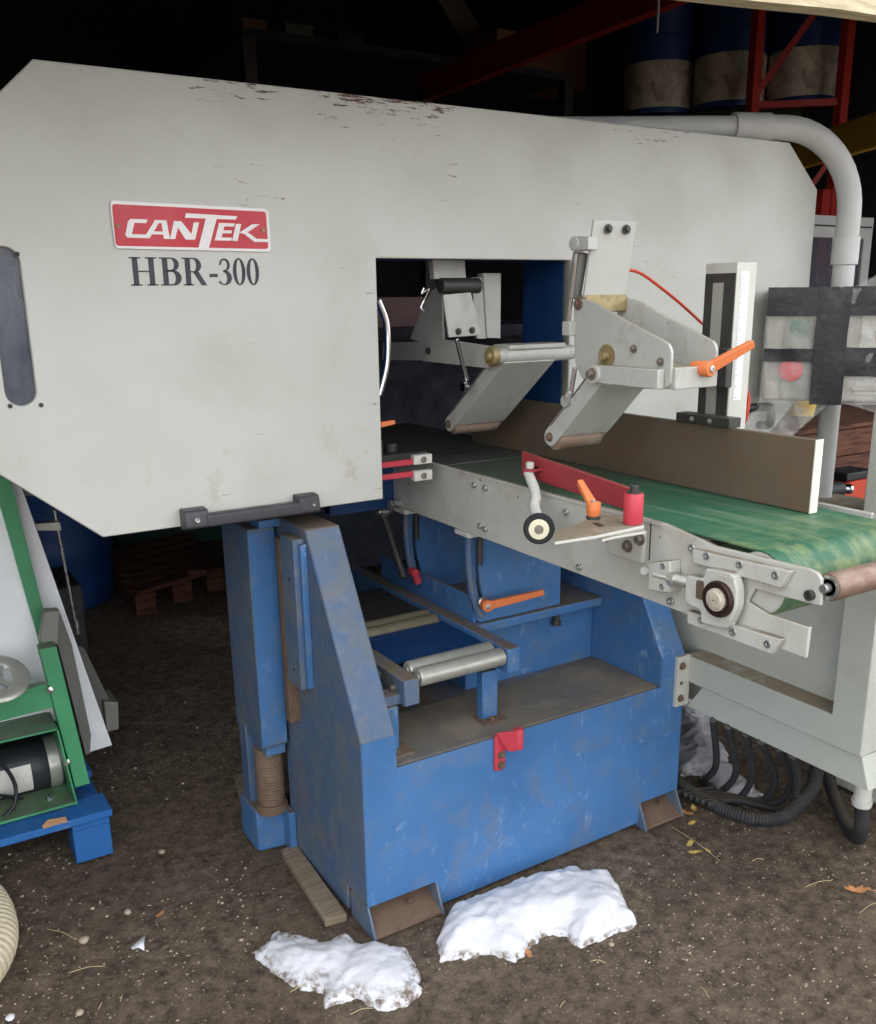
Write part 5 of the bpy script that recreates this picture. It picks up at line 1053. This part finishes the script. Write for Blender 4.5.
# seen through the opening of the saw
x_ = at(402, 300, y=1.9).x; zt2 = at(402, 297, y=1.9).z
zl2 = at(402, 327, y=1.9).z
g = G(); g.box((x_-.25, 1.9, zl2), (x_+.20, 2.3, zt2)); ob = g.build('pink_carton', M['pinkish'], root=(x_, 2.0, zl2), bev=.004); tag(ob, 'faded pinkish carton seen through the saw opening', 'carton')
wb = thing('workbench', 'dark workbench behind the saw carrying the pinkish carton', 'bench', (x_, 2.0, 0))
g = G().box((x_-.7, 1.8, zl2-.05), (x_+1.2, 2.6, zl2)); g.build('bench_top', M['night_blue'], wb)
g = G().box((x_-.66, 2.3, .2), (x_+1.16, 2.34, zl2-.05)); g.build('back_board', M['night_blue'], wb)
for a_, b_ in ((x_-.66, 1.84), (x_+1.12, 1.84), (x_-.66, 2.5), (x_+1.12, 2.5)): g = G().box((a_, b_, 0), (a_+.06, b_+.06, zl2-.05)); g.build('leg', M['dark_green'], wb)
# dim pallet, boards and machines far left under the cover
w0 = at(140, 613, z=0); 
pw = thing('wooden_pallet', 'brown wooden pallet on the dark floor behind the saw at the left', 'pallet', (w0.x, w0.y, 0))
a_, b_ = at(137, 615, z=0), at(212, 590, z=0)
for k in range(3): g = G(); s_ = a_.lerp(b_, k/2*.94); g.box((s_.x, s_.y, -.004), (s_.x+.10, s_.y+.9, .10)); g.build('bearer', M['brown_wood'], pw)
for k in range(6): g = G(); o_ = Vector((.02*k, .16*k, .10)); g.beam(a_+o_+Vector((0, .05, .01)), b_+o_+Vector((.05, .05, .01)), .11, .02); g.build('deck_board', M['brown_wood'], pw)
g = G(); g.beam(Vector((a_.x+.35, a_.y+.1, .135)), Vector((b_.x+.1, b_.y+.35, .135)), .10, .028); tag(g.build('loose_plank', M['brown_wood'], root=(a_.x+.3, a_.y+.1, .12)), 'loose plank lying on the brown wooden pallet', 'board')
gm = thing('green_cabinet_machine', 'dark green machine in the gloom above the brown wooden pallet', 'machine', (.6, 4.2, 0))
g = G().box((.35, 4.05, 0), (1.35, 4.8, .85)); g.build('body', M['dark_green'], gm, bev=.01)
g = G().box((.30, 3.99, .60), (.98, 4.05, .68)); g.build('table', M['grey_sheet'], gm, bev=.004); g = G(); g.cyl((.55, 4.02, .68), (.55, 4.02, 1.3), .03); g.build('column', M['dark_green'], gm)
bd = thing('blue_barrel', 'dark blue plastic barrel behind the green machine at the left', 'barrel', (-.12, 3.25, 0))
g = G(); g.lathe((-.12, 3.25, 0), (0, 0, 1), [(0, .24), (.02, .26), (.28, .275), (.30, .28), (.32, .275), (.58, .275), (.60, .28), (.62, .275), (.85, .26), (.90, .22), (.91, .0)], 40); g.build('shell', M['drum_blue'], bd)
g = G(); g.lathe((-.22, 3.25, .905), (0, 0, 1), [(0, .035), (.02, .035), (.021, .0)], 16); g.build('cap', M['black'], bd)
g = G(); g.lathe((-.12, 3.25, .62), (0, 0, 1), [(0, .282), (.02, .284), (.04, .282)], 40); g.build('clamp_ring', M['zinc'], bd)
# ================================================================== LIGHT AND CAMERA
w = bpy.data.worlds.new('overcast_sky'); bpy.context.scene.world = w; w.use_nodes = True; nt = w.node_tree
bg = nt.nodes['Background']; tc = nd(nt, 'ShaderNodeTexCoord'); sp = nd(nt, 'ShaderNodeSeparateXYZ'); nt.links.new(tc.outputs['Generated'], sp.inputs[0])
c = mixc(nt, ramp(nt, sp.outputs[2], 0., .7), (.95, .96, .98, 1), (.90, .95, 1.0, 1)); nt.links.new(c, bg.inputs['Color']); bg.inputs['Strength'].default_value = 1.55
cam = bpy.data.cameras.new('camera'); co = bpy.data.objects.new('camera', cam); col.objects.link(co); bpy.context.scene.camera = co
cam.sensor_fit = 'VERTICAL'; cam.sensor_height = 24; cam.sensor_width = 24; cam.lens = 24*F/1024; cam.shift_y = (PY0-512)/1024; cam.clip_start = .02
m3 = Matrix((rt, up, -fw)).transposed(); co.matrix_world = Matrix.Translation(CAM)@m3.to_4x4()
sc_ = bpy.context.scene; sc_.view_settings.view_transform = 'Standard'; sc_.view_settings.look = 'None'; sc_.view_settings.exposure = 0.85; sc_.view_settings.gamma = 1; sc_.view_settings.use_curve_mapping = False
